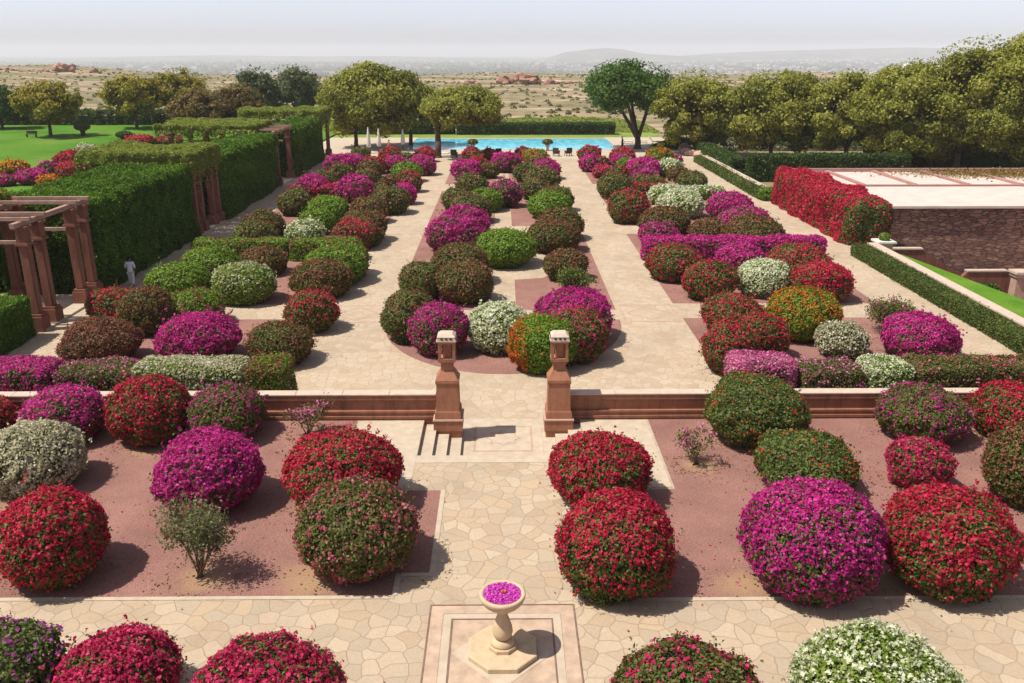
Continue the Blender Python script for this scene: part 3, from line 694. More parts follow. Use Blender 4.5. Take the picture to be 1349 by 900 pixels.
# ------------------------------------------------------------ urn podium frame + urn
fr = MB(); cx, cy = -.05, 14.95
ring_rect(fr, cx - 1.62, cx + 1.62, cy - 1.65, cy + 1.65, .30, .006)
setp(fr.build('podium_border', 'stone_podium'), kind='structure')
fr = MB(); ring_rect(fr, cx - 1.30, cx + 1.30, cy - 1.33, cy + 1.33, .17, .010)
fr.poly([(cx + 1.08, cy), (cx, cy + 1.08), (cx - 1.08, cy), (cx, cy - 1.08)], .014)
setp(fr.build('podium_inlay', 'stone_pale'), kind='structure')
fr = MB(); fr.poly([(cx - 1.10, cy - 1.13), (cx + 1.10, cy - 1.13), (cx + 1.10, cy + 1.13), (cx - 1.10, cy + 1.13)], .007)
setp(fr.build('podium_floor', 'stone_podium'), kind='structure')
fr = MB(); ring_rect(fr, cx - 1.64, cx + 1.64, cy - 1.67, cy + 1.67, .035, .018); ring_rect(fr, cx - 1.125, cx + 1.125, cy - 1.155, cy + 1.155, .035, .018)
setp(fr.build('podium_joint', 'stone_joint'), kind='structure')
plain('stone_urn', (.50, .37, .23), .75, .14, 5)
urn = empty('stone_urn', (-.04, 15.02, 0), 'pale stone pedestal bowl filled with magenta petals on the front path', 'urn')
o8 = math.pi / 8
MB().lathe([(.76, 0.004), (.77, .02), (.77, .115), (.75, .13)], 8, rot=o8, smooth=False).build('base_slab', 'stone_urn', urn)
MB().lathe([(.31, .132), (.31, .21), (.29, .225)], 8, rot=o8, smooth=False).lathe([(.25, .226), (.26, .27), (.22, .33), (.16, .37)], 24).build('plinth', 'stone_urn', urn)
MB().lathe([(.15, .371), (.19, .42), (.215, .52), (.20, .64), (.155, .78), (.115, .90), (.10, .98), (.11, 1.05), (.15, 1.10)], 32).build('shaft', 'stone_urn', urn)
MB().lathe([(.15, 1.101), (.24, 1.13), (.36, 1.20), (.44, 1.29), (.475, 1.38), (.478, 1.43), (.455, 1.45), (.40, 1.445), (.385, 1.40), (.34, 1.38)], 40).build('bowl', 'stone_urn', urn)
rng = np.random.default_rng(77); n = 900
rr = .385 * np.sqrt(rng.uniform(size=n)); aa = rng.uniform(0, 6.283, n); P = np.stack([rr * np.cos(aa), rr * np.sin(aa), 1.415 + rng.uniform(0, .03, n)], 1)
leaf_mat('petal_bright', [(.48, .02, .36), (.62, .05, .46), (.72, .14, .58)], .6, .3)
petals = empty('flower_petals', (-.04, 15.02, 0), 'magenta petals with one red flower floating in the stone bowl', 'petals')
link('petals', quads_mesh('petals', leafquads(P, np.tile([0, 0, 1.], (n, 1)), .055, .045, rng, .35), rng.uniform(size=n)), 'petal_bright', petals)
P = np.array([[.03 + .035 * math.cos(a), .02 + .035 * math.sin(a), 1.46] for a in np.linspace(0, 6.2, 12)])
link('red_flower', quads_mesh('red_flower', leafquads(P, np.tile([0, 0, 1.], (12, 1)), .07, .05, rng, .3), rng.uniform(size=12)), 'petal_orange', petals)

# ------------------------------------------------------------ retaining wall with mouldings and the lantern pillars
def wall_profile(x0, x1, y, label):
    root = empty('garden_wall', ((x0 + x1) / 2, y, 0), label, 'wall', 'sandstone walls between the two terraces'); hx = (x1 - x0) / 2
    mb = MB()
    for z0, z1, p in ((-.62, .07, .10), (.07, .15, .13), (.15, .26, .07), (.26, .33, .10), (.33, .66, 0), (.66, .72, .03), (.72, .885, .055)):
        mb.box(-hx, hx, -p, .30, z0, z1)
    mb.build('body', 'sandstone_brown', root)
    mb = MB(); n = max(1, int(round(2 * hx / 1.6))); s = 2 * hx / n
    for i in range(n): mb.box(-hx + i * s + .004, -hx + (i + 1) * s - .004, -.075, .36, .887, .93 + .002 * (i % 2), bev=.008)
    mb.build('coping', 'stone_cap', root)
    mb = MB()
    for i in range(1, n): mb.box(-hx + i * s - .006, -hx + i * s + .006, -.004, .0, .335, .655)
    mb.build('joint', 'dark_wood', root) if n > 1 else None
wall_profile(-31, -2.30, 27.08, 'brown moulded sandstone wall with pale coping left of the court')
wall_profile(2.25, 24.0, 27.08, 'brown moulded sandstone wall with pale coping right of the court')
def pillar(x, label):
    r = empty('lantern_pillar', (x, 26.95, ZF), label, 'pillar', 'lantern pillars at the court entrance'); d = -ZF
    def f(z0, z1, h0, h1=None, mb=None): h1 = h0 if h1 is None else h1; mb.frustum(0, 0, z0 + d, z1 + d, h0, h0, h1, h1)
    mb = MB(); f(-.60, -.22, .44, None, mb); f(-.22, -.18, .47, None, mb); f(-.18, .18, .485, None, mb); mb.build('plinth', 'sandstone_red', r)
    mb = MB(); f(.181, .225, .51, .50, mb); mb.build('plinth_cap', 'stone_pink', r)
    mb = MB(); f(.226, .46, .44, .425, mb); f(.46, .50, .41, .40, mb); f(.50, 1.46, .385, .365, mb); f(1.46, 1.50, .385, .385, mb); f(1.50, 1.60, .395, .39, mb); mb.build('shaft', 'sandstone_red', r)
    mb = MB(); f(1.601, 1.88, .37, .22, mb); f(1.88, 2.18, .20, .205, mb); f(2.18, 2.21, .24, .24, mb); f(2.21, 2.32, .29, .29, mb); mb.build('neck', 'sandstone_red', r)
    mb = MB()
    for sx in (-1, 1):
        for sy in (-1, 1): mb.box(sx * .235 - .045, sx * .235 + .045, sy * .235 - .045, sy * .235 + .045, 2.322 + d, 2.84 + d)
    mb.box(-.13, .13, -.13, .13, 2.325 + d, 2.83 + d); mb.box(-.285, .285, -.285, .285, 2.842 + d, 2.90 + d)
    lan = mb.build('lantern', 'sandstone_red', r)
    mb = MB()
    f(2.902, 2.96, .31, .33, mb); f(2.96, 3.08, .30, .29, mb); f(3.08, 3.17, .30, .20, mb); mb.build('cap', 'stone_cap', r)
    mb = MB()
    for s in range(4):
        a = s * math.pi / 2; c, q = math.cos(a), math.sin(a)
        for t in (-.15, .0, .15):
            X, Y = .302 * c - t * q, .302 * q + t * c
            e = (.012 if abs(c) > .5 else .035, .035 if abs(c) > .5 else .012)
            mb.box(X - e[0], X + e[0], Y - e[1], Y + e[1], 2.995 + d, 3.055 + d)
    mb.build('cap_hole', 'dark_wood', r)
    return r
pillar(-1.88, 'tall red sandstone lantern pillar left of the sunken court')
pillar(1.86, 'tall red sandstone lantern pillar right of the sunken court')

# ------------------------------------------------------------ clipped bushes
BUSHES = (
    'olv,-4.29,37.49,-0.6,1.24,1.25;magg,-2.83,35.75,-0.6,1.28,1.17;wht,-0.22,36.11,-0.6,1.29,1.12;orgside,1.62,33.62,-0.6,1.37,1.25'
    ';roseg,3.05,34.67,-0.6,1.32,1.2;mag,3.18,37.35,-0.6,1.67,1.24;loose,3.82,45.82,-0.6,0.87,0.73;rolv,3.62,48.43,-0.6,1.25,0.92'
    ';rolv2,-1.99,43.92,-0.6,1.47,1.13;olv,-4.36,44.45,-0.6,1.13,1.04;rolv2,-2.43,47.73,-0.6,1.59,1.17;grn,0.16,51.98,-0.6,1.9,1.2'
    ';rolv,3.38,55.82,-0.6,1.67,1.1;rolv,4.08,59.66,-0.6,1.56,1.15;magdark,-3.22,55.84,-0.6,1.83,1.25;mag,-2.78,58.85,-0.6,1.73,1.28'
    ';grn,3.75,67.57,-0.6,1.7,1.12;olv,4.26,70.94,-0.6,1.49,1.1;olv,-2.47,66.03,-0.6,1.53,1.14;grn,-1.41,70.78,-0.6,1.36,1;olvmag,0.18,72.84,-0.6,1.42,1.21'
    ';olv,-3.91,71.57,-0.6,1.21,0.94;olv,-2.81,78.16,-0.6,1.49,1.1;rolv,-1.44,90.09,-0.6,1.12,0.83;mag,-3.74,88.72,-0.6,1.49,1.06'
    ';mag,0.36,94.76,-0.6,1.52,1.08;red,-1.74,105.23,-0.6,0.92,0.68;red,-3.7,103.61,-0.6,1.08,0.89;olv,-3.25,103.33,-0.6,1,0.74'
    ';red,-2.84,96.43,-0.6,1.01,0.75;olv,2.35,87.31,-0.6,1.3,1.01;olv,3.71,82.27,-0.6,1.71,1.13;mag,4.45,89.35,-0.6,1.37,1.01;rolv,3.93,92.59,-0.6,1.42,1.05'
    ';org,3.8,100.79,-0.6,1.42,0.94;red,2.54,105.23,-0.6,1.07,0.79;olv,2.8,76.54,-0.6,1.21,1.01;red,-9.23,103.74,-0.6,1.2,0.89'
    ';redg,-13.1,102.2,-0.6,1.32,0.98;olv,-11.17,101.42,-0.6,0.95,0.7;olv,-17.18,105.76,-0.6,1.09,0.81;mag,-8.62,92.4,-0.6,1.38,1.07'
    ';mag,-11.76,95.19,-0.6,1.17,0.86;mag,-17.06,91.29,-0.6,1.57,1.16;mag,-16.63,97.5,-0.6,1.12,0.83;redg,-13.84,93.55,-0.6,1.25,0.93'
    ';grn,-9.75,87.67,-0.6,1.55,1.02;olv,-16.53,89.11,-0.6,1.3,0.83;rolv,-13.76,90.15,-0.6,1.26,0.93;rolv,-13.1,83.73,-0.6,1.21,0.89'
    ';redg,-8.76,80.87,-0.6,1.12,1.01;rolv,-10.48,81.06,-0.6,1.08,0.8;mag,-12.99,75.68,-0.6,1.59,1.18;mag,-17.2,77.87,-0.6,1.42,1.05'
    ';olv,-17.16,82.79,-0.6,1.27,0.94;mag,-8.54,74.18,-0.6,1,0.91;olv,-9.2,69.77,-0.6,1.59,1.15;grn,-13.38,65.63,-0.6,1.52,1.13'
    ';rolv,-10.38,66.03,-0.6,1.37,1.01;rolv,-9.71,59.16,-0.6,1.55,1.15;grn,-13.52,61.79,-0.6,1.27,0.94;redg,-9.87,56.83,-0.6,1.44,1.06'
    ';olv,-9.43,57.44,-0.6,1.25,0.78;whg,-13.52,58.12,-0.6,1.31,0.87;olv,-17.08,71.56,-0.6,0.98,0.72;olv,-16.79,69.18,-0.6,1.31,1.1'
    ';rolv,-16.79,59.88,-0.6,1.44,1.07;olv,-16.43,56.21,-0.6,1.4,1.04;olv,-9.69,58.54,-0.6,1.16,1.05;grn2,-9.51,47.87,-0.6,1.7,1.12'
    ';grn2,-9.18,49.47,-0.6,1.21,1.05;whg2,-13.65,43.96,-0.6,1.57,1.12;grn,-17.24,44.36,-0.6,1.59,1.05;grn2,-16.56,47.49,-0.6,1.58,1.17'
    ';rolv,-14.18,49.88,-0.6,1.28,0.85;rolv,-9.83,44.97,-0.6,1.57,1.04;redg,-9.08,39,-0.6,1.23,1.03;rolv,-9.49,34.6,-0.6,1.37,0.9'
    ';mag,-13.02,34.96,-0.6,1.65,1.09;brn,-17.08,34.65,-0.6,1.46,0.97;redg,-19,40.46,-0.6,1.21,0.89;rolv,-16.71,38.69,-0.6,1.21,1.15'
    ';grnr,-15.02,40.05,-0.6,1.37,0.9;red,-17.03,26.15,0,0.79,0.64;magl,-14.29,25.75,0,1.23,0.88;redl,-11.45,25.61,0,1.2,1.12;olvm,-9.05,25.81,0,1.17,0.91'
    ';roseb,-6.42,25.87,0,0.77,0.69;crm,-13.56,22.52,0,1.28,0.98;red,-10.8,17.91,0,1.2,1.14;mag,-8.16,21.36,0,1.36,1.1;sparse,-7.31,17.79,0,0.92,1.16'
    ';red,-4.43,21.34,0,1.52,1.09;olvp,-3.57,18.26,0,1.43,1.16;olvpur,-9.72,13.36,0,1.2,0.89;rose,-7.37,13.52,0,1.07,0.79;rose,-4.28,12.5,0,1.35,1'
    ';red,2.69,21.42,0,1.33,1.01;red,2.63,17.45,0,1.32,1.17;roseb2,5.86,23.58,0,0.7,0.76;grnred,8.21,25.48,0,1.54,1.12;grnred,8.64,21.97,0,1.4,0.93'
    ';magl,7.18,17.44,0,1.51,1.37;red,10.4,17.47,0,1.45,1.23;crim,12.03,22.29,0,0.82,0.75;olvm,13.68,25.61,0,1.38,0.93;red,16.79,25.61,0,1.39,0.91'
    ';rolv,14.74,21.28,0,1.18,1.23;olvred,3.28,12.43,0,1.33,0.98;whtg,6.75,12.47,0,1.48,1.1;mag,18,34.94,-0.6,1.5,0.99;pinkl,18.09,38.39,-0.6,1.01,0.9'
    ';crml,14.72,35.2,-0.6,1.1,0.78;org,13.8,37.8,-0.6,1.6,1.19;redg,10.81,38.67,-0.6,1.42,0.94;redg,9.33,33.31,-0.6,1.14,1.15'
    ';redg,11.07,34.94,-0.6,1.14,1.05;wht,14.06,44.96,-0.6,1.32,1.03;red,16.85,44.08,-0.6,1.58,1.04;redg,16.45,46.5,-0.6,1.78,1.32'
    ';redg,11.02,44.2,-0.6,1.39,1.12;redg,9.89,48.38,-0.6,1.56,1.09;mag,14.01,49.68,-0.6,1.29,0.96;rolv,14.09,57.41,-0.6,1.42,0.94'
    ';rolv,16.45,55.6,-0.6,1.92,1.27;magg,16.45,57.86,-0.6,1.84,1.36;mag,17.76,66.81,-0.6,1.64,1.09;rolv,11.45,60.16,-0.6,1.73,1.15'
    ';magdark,10.58,57.52,-0.6,1.26,0.83;wht,14.04,67.91,-0.6,1.73,1.14;whg,13.92,73.53,-0.6,1.44,0.9;redg,9.61,65.67,-0.6,1.47,1.34'
    ';olv,10.06,77.79,-0.6,1.5,1.11;rolv,13.06,78.39,-0.6,1.32,0.98;olv,18.22,82.92,-0.6,1.27,0.84;rose,10.26,103.71,-0.6,1.28,0.95'
    ';mag,9.38,94.91,-0.6,0.99,0.94;redg,11.04,97.04,-0.6,0.95,0.71;rose,10.35,89.93,-0.6,0.98,0.68;redg,11.86,88.8,-0.6,1,0.74'
    ';red,13.72,99.97,-0.6,1.4,1.04;mag,13.29,97.6,-0.6,1.09,0.81;grn,13.57,95.16,-0.6,1.1,0.76;mag,14.53,89.77,-0.6,1.62,1.07'
    ';magg,13.89,84.03,-0.6,1.28,0.95;org,17.51,97.44,-0.6,1.62,1.2;magg,19.86,100.63,-0.6,0.86,0.57;whg,17.52,91.09,-0.6,1.43,0.94'
    ';rolv,17.79,87.85,-0.6,1.08,0.71;olv,17.79,81.29,-0.6,1.36,0.9;olv,10.12,77.26,-0.6,1.54,1.14;olv,13.72,78.94,-0.6,1.23,0.91'
    ';orgf,-51.88,92.72,-0.6,1.34,0.77;magg,-48.79,85.08,-0.6,1.04,0.51;mag,-46.6,86.27,-0.6,1.43,0.75;magg,-48.21,92.58,-0.6,1,0.74'
    ';red,-47.7,96.34,-0.6,1.5,1.12;red,-43.11,87.39,-0.6,1.47,1.09;orgf,-44.59,85.55,-0.6,1.07,0.47;orgf,-47.77,100.53,-0.6,0.79,0.58'
    ';crm,-53.14,112.09,-0.6,1.23,0.53;red,-50.8,123.47,-0.6,1.97,0.61;rose,-47.53,125.35,-0.6,1.77,0.51')
NEAR = ['red flowering bush at the left frame edge against the brown wall', 'magenta bush spilling over the brown wall at far left', 'loose red bush with bare base in front of the wall', 'grey-green bush with few magenta flowers at the wall beside a small rose shrub',
 'small sparse pink rose shrub alone in front of the brown wall', 'cream-white flowering bush at the left frame edge', 'large crimson bush at the left frame edge below the cream bush', 'round magenta bush behind the thin straggly shrub',
 'thin straggly nearly leafless shrub in the left near bed', 'crimson bush behind the pink-speckled green bush beside the left steps', 'big green bush speckled pink beside the main path', 'green bush with violet flowers in the bottom left corner',
 'crimson bush at the bottom left, between violet-flowered bush and bigger crimson bush', 'crimson-pink bush at the bottom edge left of the stone bowl', 'crimson bush right of the path just below the right-hand steps', 'large crimson bush right of the path, nearest the stone bowl',
 'bare little rose shrub with pale blooms in the right near bed', 'dark green bush dotted red in front of the wall on the right', 'dark green bush dotted red just behind the big magenta bush', 'large magenta-pink ball bush in the right near bed',
 'very large crimson bush right of the magenta ball bush', 'small crimson shrub standing behind the very large crimson bush', 'olive bush with sparse magenta edges before the wall on the right', 'red bush before the wall at the right frame edge',
 'olive bush cut by the right frame edge', 'green bush with a few red blooms at the bottom, right of the bowl', 'large white-flowered bush at the bottom right edge']
PHR = {'mag': 'bright magenta', 'magg': 'magenta and green', 'magdark': 'dark bush with magenta patches:', 'red': 'red', 'redg': 'green bush flecked red:', 'rose': 'crimson', 'roseg': 'green with rose-red flecks', 'grn': 'plain fresh green', 'grn2': 'fresh green',
 'grnr': 'green with dull red specks', 'olv': 'dull green', 'olvmag': 'green with magenta tips', 'rolv': 'rusty olive', 'rolv2': 'olive', 'brn': 'brownish', 'wht': 'white', 'whg': 'pale whitish green', 'whg2': 'pale lime green', 'crml': 'loose cream', 'org': 'orange-flecked',
 'orgf': 'golden orange', 'orgside': 'green bush with orange left side:', 'pinkl': 'loose pink-flowered', 'loose': 'scruffy green', 'crm': 'creamy white'}
PHR = {k: v.replace(' bush with magenta patches:', ' magenta-patched').replace('green bush flecked red:', 'red-flecked green').replace('green bush with orange left side:', 'orange-sided green') for k, v in PHR.items()}
def ordinal(i): return ['first', 'second', 'third', 'fourth', 'fifth', 'sixth', 'seventh', 'eighth', 'ninth', 'tenth', 'eleventh', 'twelfth', 'thirteenth', 'fourteenth', 'fifteenth', 'sixteenth', 'seventeenth', 'eighteenth', 'nineteenth', 'twentieth', 'twenty-first', 'twenty-second', 'twenty-third', 'twenty-fourth', 'twenty-fifth', 'twenty-sixth'][i]
recs = []
for s in ''.join(BUSHES).split(';'):
    t, *v = s.split(','); recs.append([t] + [float(a) for a in v])
lanes = {}
for i, (t, x, y, z, r, rz) in enumerate(recs):
    if z < -.1 and x > -25:
        if x < -7: L = ('left bed', 'row along the inner path' if x > -11.8 else 'middle row' if x > -15.4 else 'row nearest the tall hedge')
        elif x < 7: L = ('centre bed', 'left row' if x < -1.3 else 'right row' if x > 1.3 else 'middle row')
        else: L = ('right bed', 'row along the inner path' if x < 12.2 else 'middle row' if x < 16 else 'outermost row')
        lanes.setdefault(L, []).append(i)
lab = {}
for L, ids in lanes.items():
    ids.sort(key=lambda i: recs[i][2])
    for j, i in enumerate(ids): lab[i] = '%s bush, %s from the front, %s, %s' % (PHR[recs[i][0]], ordinal(j), L[1], L[0])
ni = 0
LAWN = ['golden orange bush at the left frame edge beside the lawn', 'magenta and green bush lowest at the left frame edge by the lawn', 'magenta bush between the two orange bushes beside the lawn', 'dark magenta and green bush behind the magenta bush by the lawn', 'big red bush highest of the cluster beside the lawn',
 'dark red bush on the hedge side of the lawn cluster', 'small orange bush in front of the lawn cluster', 'small golden bush right of the big red lawn bush', 'cream bush beyond the red bush at the lawn edge', 'low red flower mound at the far lawn edge', 'low crimson flower mound behind the tall hedge']
li = 0
for i, (t, x, y, z, r, rz) in enumerate(recs):
    if z > -.1: L = NEAR[ni]; ni += 1; g = 'bougainvillea bushes in the near beds'
    elif x < -25: L = LAWN[li]; li += 1; g = 'flower bushes beside the lawn'
    else: L = lab[i]; g = 'clipped bougainvillea bushes in the far garden'
    nm = 'rose_shrub' if t in ('roseb', 'roseb2') else 'straggly_shrub' if t in ('sparse', 'loose') else 'bougainvillea_bush'
    bush(x, y, z, r, rz, t, L, 100 + i, g, name=nm, cat='shrub' if nm != 'bougainvillea_bush' else 'bush')

def litter(name, mat, cats, lab_, seed, per):
    rng = np.random.default_rng(seed); Ps = []
    for t, x, y, z, r, rz in recs:
        if z < -.1 and y > 50: continue
        if t not in cats or x < -25: continue
        m = int(per * (1 if z > -.1 else .5)); d = r * (.75 + rng.exponential(.35, m)); a = rng.uniform(0, 6.283, m)
        q = np.stack([x + d * np.cos(a), y + d * np.sin(a), np.full(m, z + .022)], 1)
        q = q[~((np.abs(q[:, 0]) < 3.6) & (q[:, 1] > 24.0) & (q[:, 1] < 28) )]; q = q[(q[:, 1] < 26.6) | (z < -.1)]; q = q[(q[:, 1] > 27.9) | (z > -.1)]; pv_ = (z > -.1) & (((q[:, 1] > 13.1) & (q[:, 1] < 17)) | (np.abs(q[:, 0]) < 1.8)); q = q[~pv_ | (rng.uniform(size=len(q)) < .06)]; Ps.append(q)
    P = np.concatenate(Ps); V = leafquads(P, np.tile([0, 0, 1.], (len(P), 1)), .062, .048, rng, .25, .1)
    setp(link(name, quads_mesh(name, V, rng.uniform(size=len(P))), mat), lab_, 'petals', kind='stuff')
litter('fallen_petals', 'petal_red', ('red', 'rose', 'crim', 'redl', 'redg'), 'fallen red petals scattered on the ground around the red bushes', 61, 90)
litter('fallen_petals', 'petal_magenta', ('mag', 'magl', 'magg', 'olvm'), 'fallen magenta petals scattered on the ground around the magenta bushes', 62, 90)
litter('leaf_litter', 'leaf_dry', ('red', 'rose', 'crim', 'redl', 'redg', 'mag', 'magl', 'crm', 'sparse', 'roseb', 'roseb2', 'olvm', 'grnred', 'olvp', 'rolv'), 'dry fallen leaves and twigs littering the gravel under the bushes', 63, 130)

# ------------------------------------------------------------ flowering hedges
HG = 'low flowering hedges behind the brown wall'
for i, (x0, x1, t, h, L) in enumerate([(-19.6, -16.4, 'magg', 1.75, 'magenta and green hedge piece behind the wall at the left frame edge'), (-16.3, -13.4, 'magg2', 1.7, 'green hedge piece with pink flowers behind the left wall'), (-13.4, -9.4, 'whty', 1.75, 'white-flowered hedge piece behind the left wall'),
      (-9.4, -7.9, 'grnr', 1.8, 'green hedge end with red specks beside the left path'), (8.4, 10.7, 'pinkw', 1.85, 'pink and white hedge end beside the right path'), (10.8, 13.2, 'magg2', 1.65, 'green hedge piece with pink flecks behind the right wall'),
      (13.3, 14.9, 'whtg2', 1.7, 'short white-flecked hedge piece behind the right wall'), (15.0, 22.0, 'orgl', 1.75, 'long olive hedge with few rosy flecks behind the right wall')]):
    TYPES.update({'magg2': ('leaf_olive', 'petal_pink', .09, .3, .5), 'whty': ('leaf_lime', 'petal_cream', .30, .4, .6), 'whtg2': ('leaf_lime', 'petal_white', .32, .2, .5), 'orgl': ('leaf_olive', 'petal_rosy', .045, .2, 1.0)})
    row_hedge(x0, x1, 28.9, 30.5, ZF, h, t, L, 500 + i, HG, rnd=.32, lump=.10)
row_hedge(-19.8, -13.6, 53.2, 54.6, ZF, 1.25, 'grn2', 'fresh green clipped hedge with one pink patch, outer half across the left bed', 520, 'clipped rows crossing the beds')
row_hedge(-13.5, -9.0, 52.8, 54.4, ZF, 1.3, 'grnr', 'green clipped hedge with red flecks, inner half across the left bed', 521, 'clipped rows crossing the beds')
row_hedge(8.9, 20.3, 52.7, 54.2, ZF, 1.35, 'mag', 'long bright magenta hedge crossing the right bed', 522, 'clipped rows crossing the beds')
row_hedge(-18.8, -12.2, 76.2, 77.6, ZF, 1.2, 'rose', 'crimson low hedge crossing the left bed farther back', 523, 'clipped rows crossing the beds')
row_hedge(-12.1, -10.2, 76.0, 77.4, ZF, 1.2, 'olv', 'short olive hedge continuing the crimson one in the left bed', 524, 'clipped rows crossing the beds')
row_hedge(9.0, 14.6, 76.0, 77.4, ZF, 1.3, 'redg', 'red-flecked low hedge crossing the right bed farther back', 525, 'clipped rows crossing the beds')
row_hedge(14.7, 19.6, 75.6, 77.0, ZF, 1.1, 'whg', 'pale white-flecked low hedge beside the right outer path', 526, 'clipped rows crossing the beds')
TYPES['redh'] = ('leaf_mid', 'petal_red', .62, .3, .5)
row_hedge(23.3, 26.2, 56.6, 74.5, ZF, 3.1, 'redh', 'tall thick red bougainvillea hedge against the stone building', 530, None, rnd=.8, lump=.22)

# ------------------------------------------------------------ tall green hedge with pergolas on the left
TG = 'tall clipped hedges on the left side'
green_hedge('tall_hedge', -27.2, -21.6, 45.4, 60.6, ZF, 5.15, 'leaf_fresh2', '', 600) if False else None
leaf_mat('leaf_hedge', [(.045, .100, .008), (.085, .180, .014), (.150, .270, .026)])
leaf_mat('leaf_vine', [(.130, .175, .025), (.215, .270, .045), (.300, .350, .085)])
green_hedge('tall_hedge', -27.4, -21.6, 45.5, 60.6, ZF, 5.15, 'leaf_hedge', 'nearest stretch of tall dark green hedge, behind the walking person', 600, TG, rnd=.6, lump=.20, lsz=.12)
green_hedge('tall_hedge', -25.2, -21.6, 66.6, 84.2, ZF, 5.0, 'leaf_hedge', 'second stretch of tall green hedge, between the vine-topped pergolas', 601, TG, rnd=.6, lump=.22, lsz=.15)
green_hedge('tall_hedge', -25.2, -21.6, 90.4, 105.5, ZF, 5.0, 'leaf_hedge', 'farthest stretch of tall green hedge toward the pool', 602, TG, rnd=.6, lump=.22, lsz=.19)
green_hedge('low_hedge', -24.5, -21.7, 30.0, 38.2, ZF, 1.95, 'leaf_hedge', 'waist-high bright green hedge before the nearest pergola at the left frame edge', 603, None, rnd=.2, lump=.05, lsz=.09)
green_hedge('tall_hedge', -32.5, -27.6, 45.5, 57.0, ZF, 3.7, 'leaf_hedge', 'broad green hedge mass behind the nearest tall hedge stretch', 604, TG, rnd=.5, lump=.2, lsz=.13)
green_hedge('tall_hedge', -30.5, -25.0, 33.0, 38.4, ZF, 4.2, 'leaf_mid', 'dark shrub wall behind the nearest pergola at the left frame edge', 605, TG, rnd=.5, lump=.25, lsz=.11)

def pergola(x1, y0, y1, wx, h, label, seed, vine=None, bays=2, vh=.55, single=False):
    """x1: path-side row; goes towards -x by wx*bays"""
    r = empty('pergola', (x1, y0, ZF), label, 'pergola', 'sandstone pergolas along the tall hedge')
    D = y1 - y0; ph = h - .45
    rows = [0.0] + [-wx * (i + 1) for i in range(bays)]
    for xi in rows:
        for yi in ((.30, D - .30) if single else (.30, 1.60, D - 1.60, D - .30)):
            mb = MB()
            mb.box(xi - .36, xi + .36, yi - .36, yi + .36, .0, .72, bev=.02); mb.box(xi - .30, xi + .30, yi - .30, yi + .30, .722, .84)
            mb.box(xi - .21, xi + .21, yi - .21, yi + .21, .842, ph - .9, bev=.035)
            mb.box(xi - .30, xi + .30, yi - .30, yi + .30, ph - .898, ph - .78); mb.box(xi - .23, xi + .23, yi - .23, yi + .23, ph - .778, ph - .12); mb.box(xi - .32, xi + .32, yi - .32, yi + .32, ph - .118, ph)
            mb.build('post', 'sandstone_post', r)
    for xi in rows:
        MB().box(xi - .13, xi + .13, -.45, D + .45, ph + .002, ph + .22, bev=.015).build('beam', 'stone_beam', r)
    ys = (.30, 1.60, D - 1.60, D - .30)
    for yi in ys:
        MB().box(-wx * bays - .5, .5, yi - .09, yi + .09, ph + .222, ph + .40, bev=.015).build('rafter', 'stone_beam', r)
    for yi in (1.60, D - 1.60):
        MB().box(-wx * bays + .17, -.19, yi - .08, yi + .08, ph - 1.12, ph - .96).build('tie_beam', 'stone_beam', r)
    MB().box(-wx * bays - .4, .42, .1, D - .1, -.08, .10, bev=.02).build('floor_slab', 'stone_pale', r)
    if vine:
        vx0, vx1 = vine; rng = np.random.default_rng(seed); ls = max(.13, sizes_for(y0 + 3)[0])
        hx, hy = (vx1 - vx0) / 2, D / 2 + .35; n = int(4 * hx * hy * 5.0 / (ls * ls * .45))
        P, N = box_shell(n, hx, hy, vh, rng, .25, .22); P[:, 2] += ph + .25
        # hanging fringe
        m = int(n * .12); e = rng.uniform(size=m); F = np.stack([np.where(e < .5, rng.uniform(-hx, hx, m), hx * .98), np.where(e < .5, -hy, rng.uniform(-hy, hy, m)), ph + .3 - rng.exponential(.35, m)], 1)
        P = np.concatenate([P, F + rng.normal(size=F.shape) * .07]); N = np.concatenate([N, np.tile([.3, -.5, .3], (m, 1))])
        P[:, 0] += (vx0 + vx1) / 2; P[:, 1] += D / 2
        link('vine', quads_mesh('vine', leafquads(P, N, ls * 1.3, ls * .6, rng, .9), np.clip(rng.normal(.5, .2, len(P)), 0, 1)), 'leaf_vine', r)
    return r
pergola(-22.0, 38.7, 45.1, 3.3, 5.45, 'nearest red sandstone pergola with bare beams at the left frame edge', 1, vine=(-7.6, -3.6), bays=2, vh=.35)
pergola(-21.95, 60.8, 66.4, 3.3, 5.35, 'second pergola smothered in hanging green vine, above its paired posts', 2, vine=(-7.6, .45), bays=2, vh=.75)
pergola(-21.95, 84.5, 90.1, 3.3, 5.45, 'third pergola with bare pink beams on two red posts', 3, single=True, vine=(-11.3, -1.6), bays=3, vh=.6)
pergola(-21.95, 105.8, 110.6, 3.0, 5.3, 'farthest pergola with vine top, near the poolside trees', 4, single=True, vine=(-9.5, .4), bays=3, vh=.7)

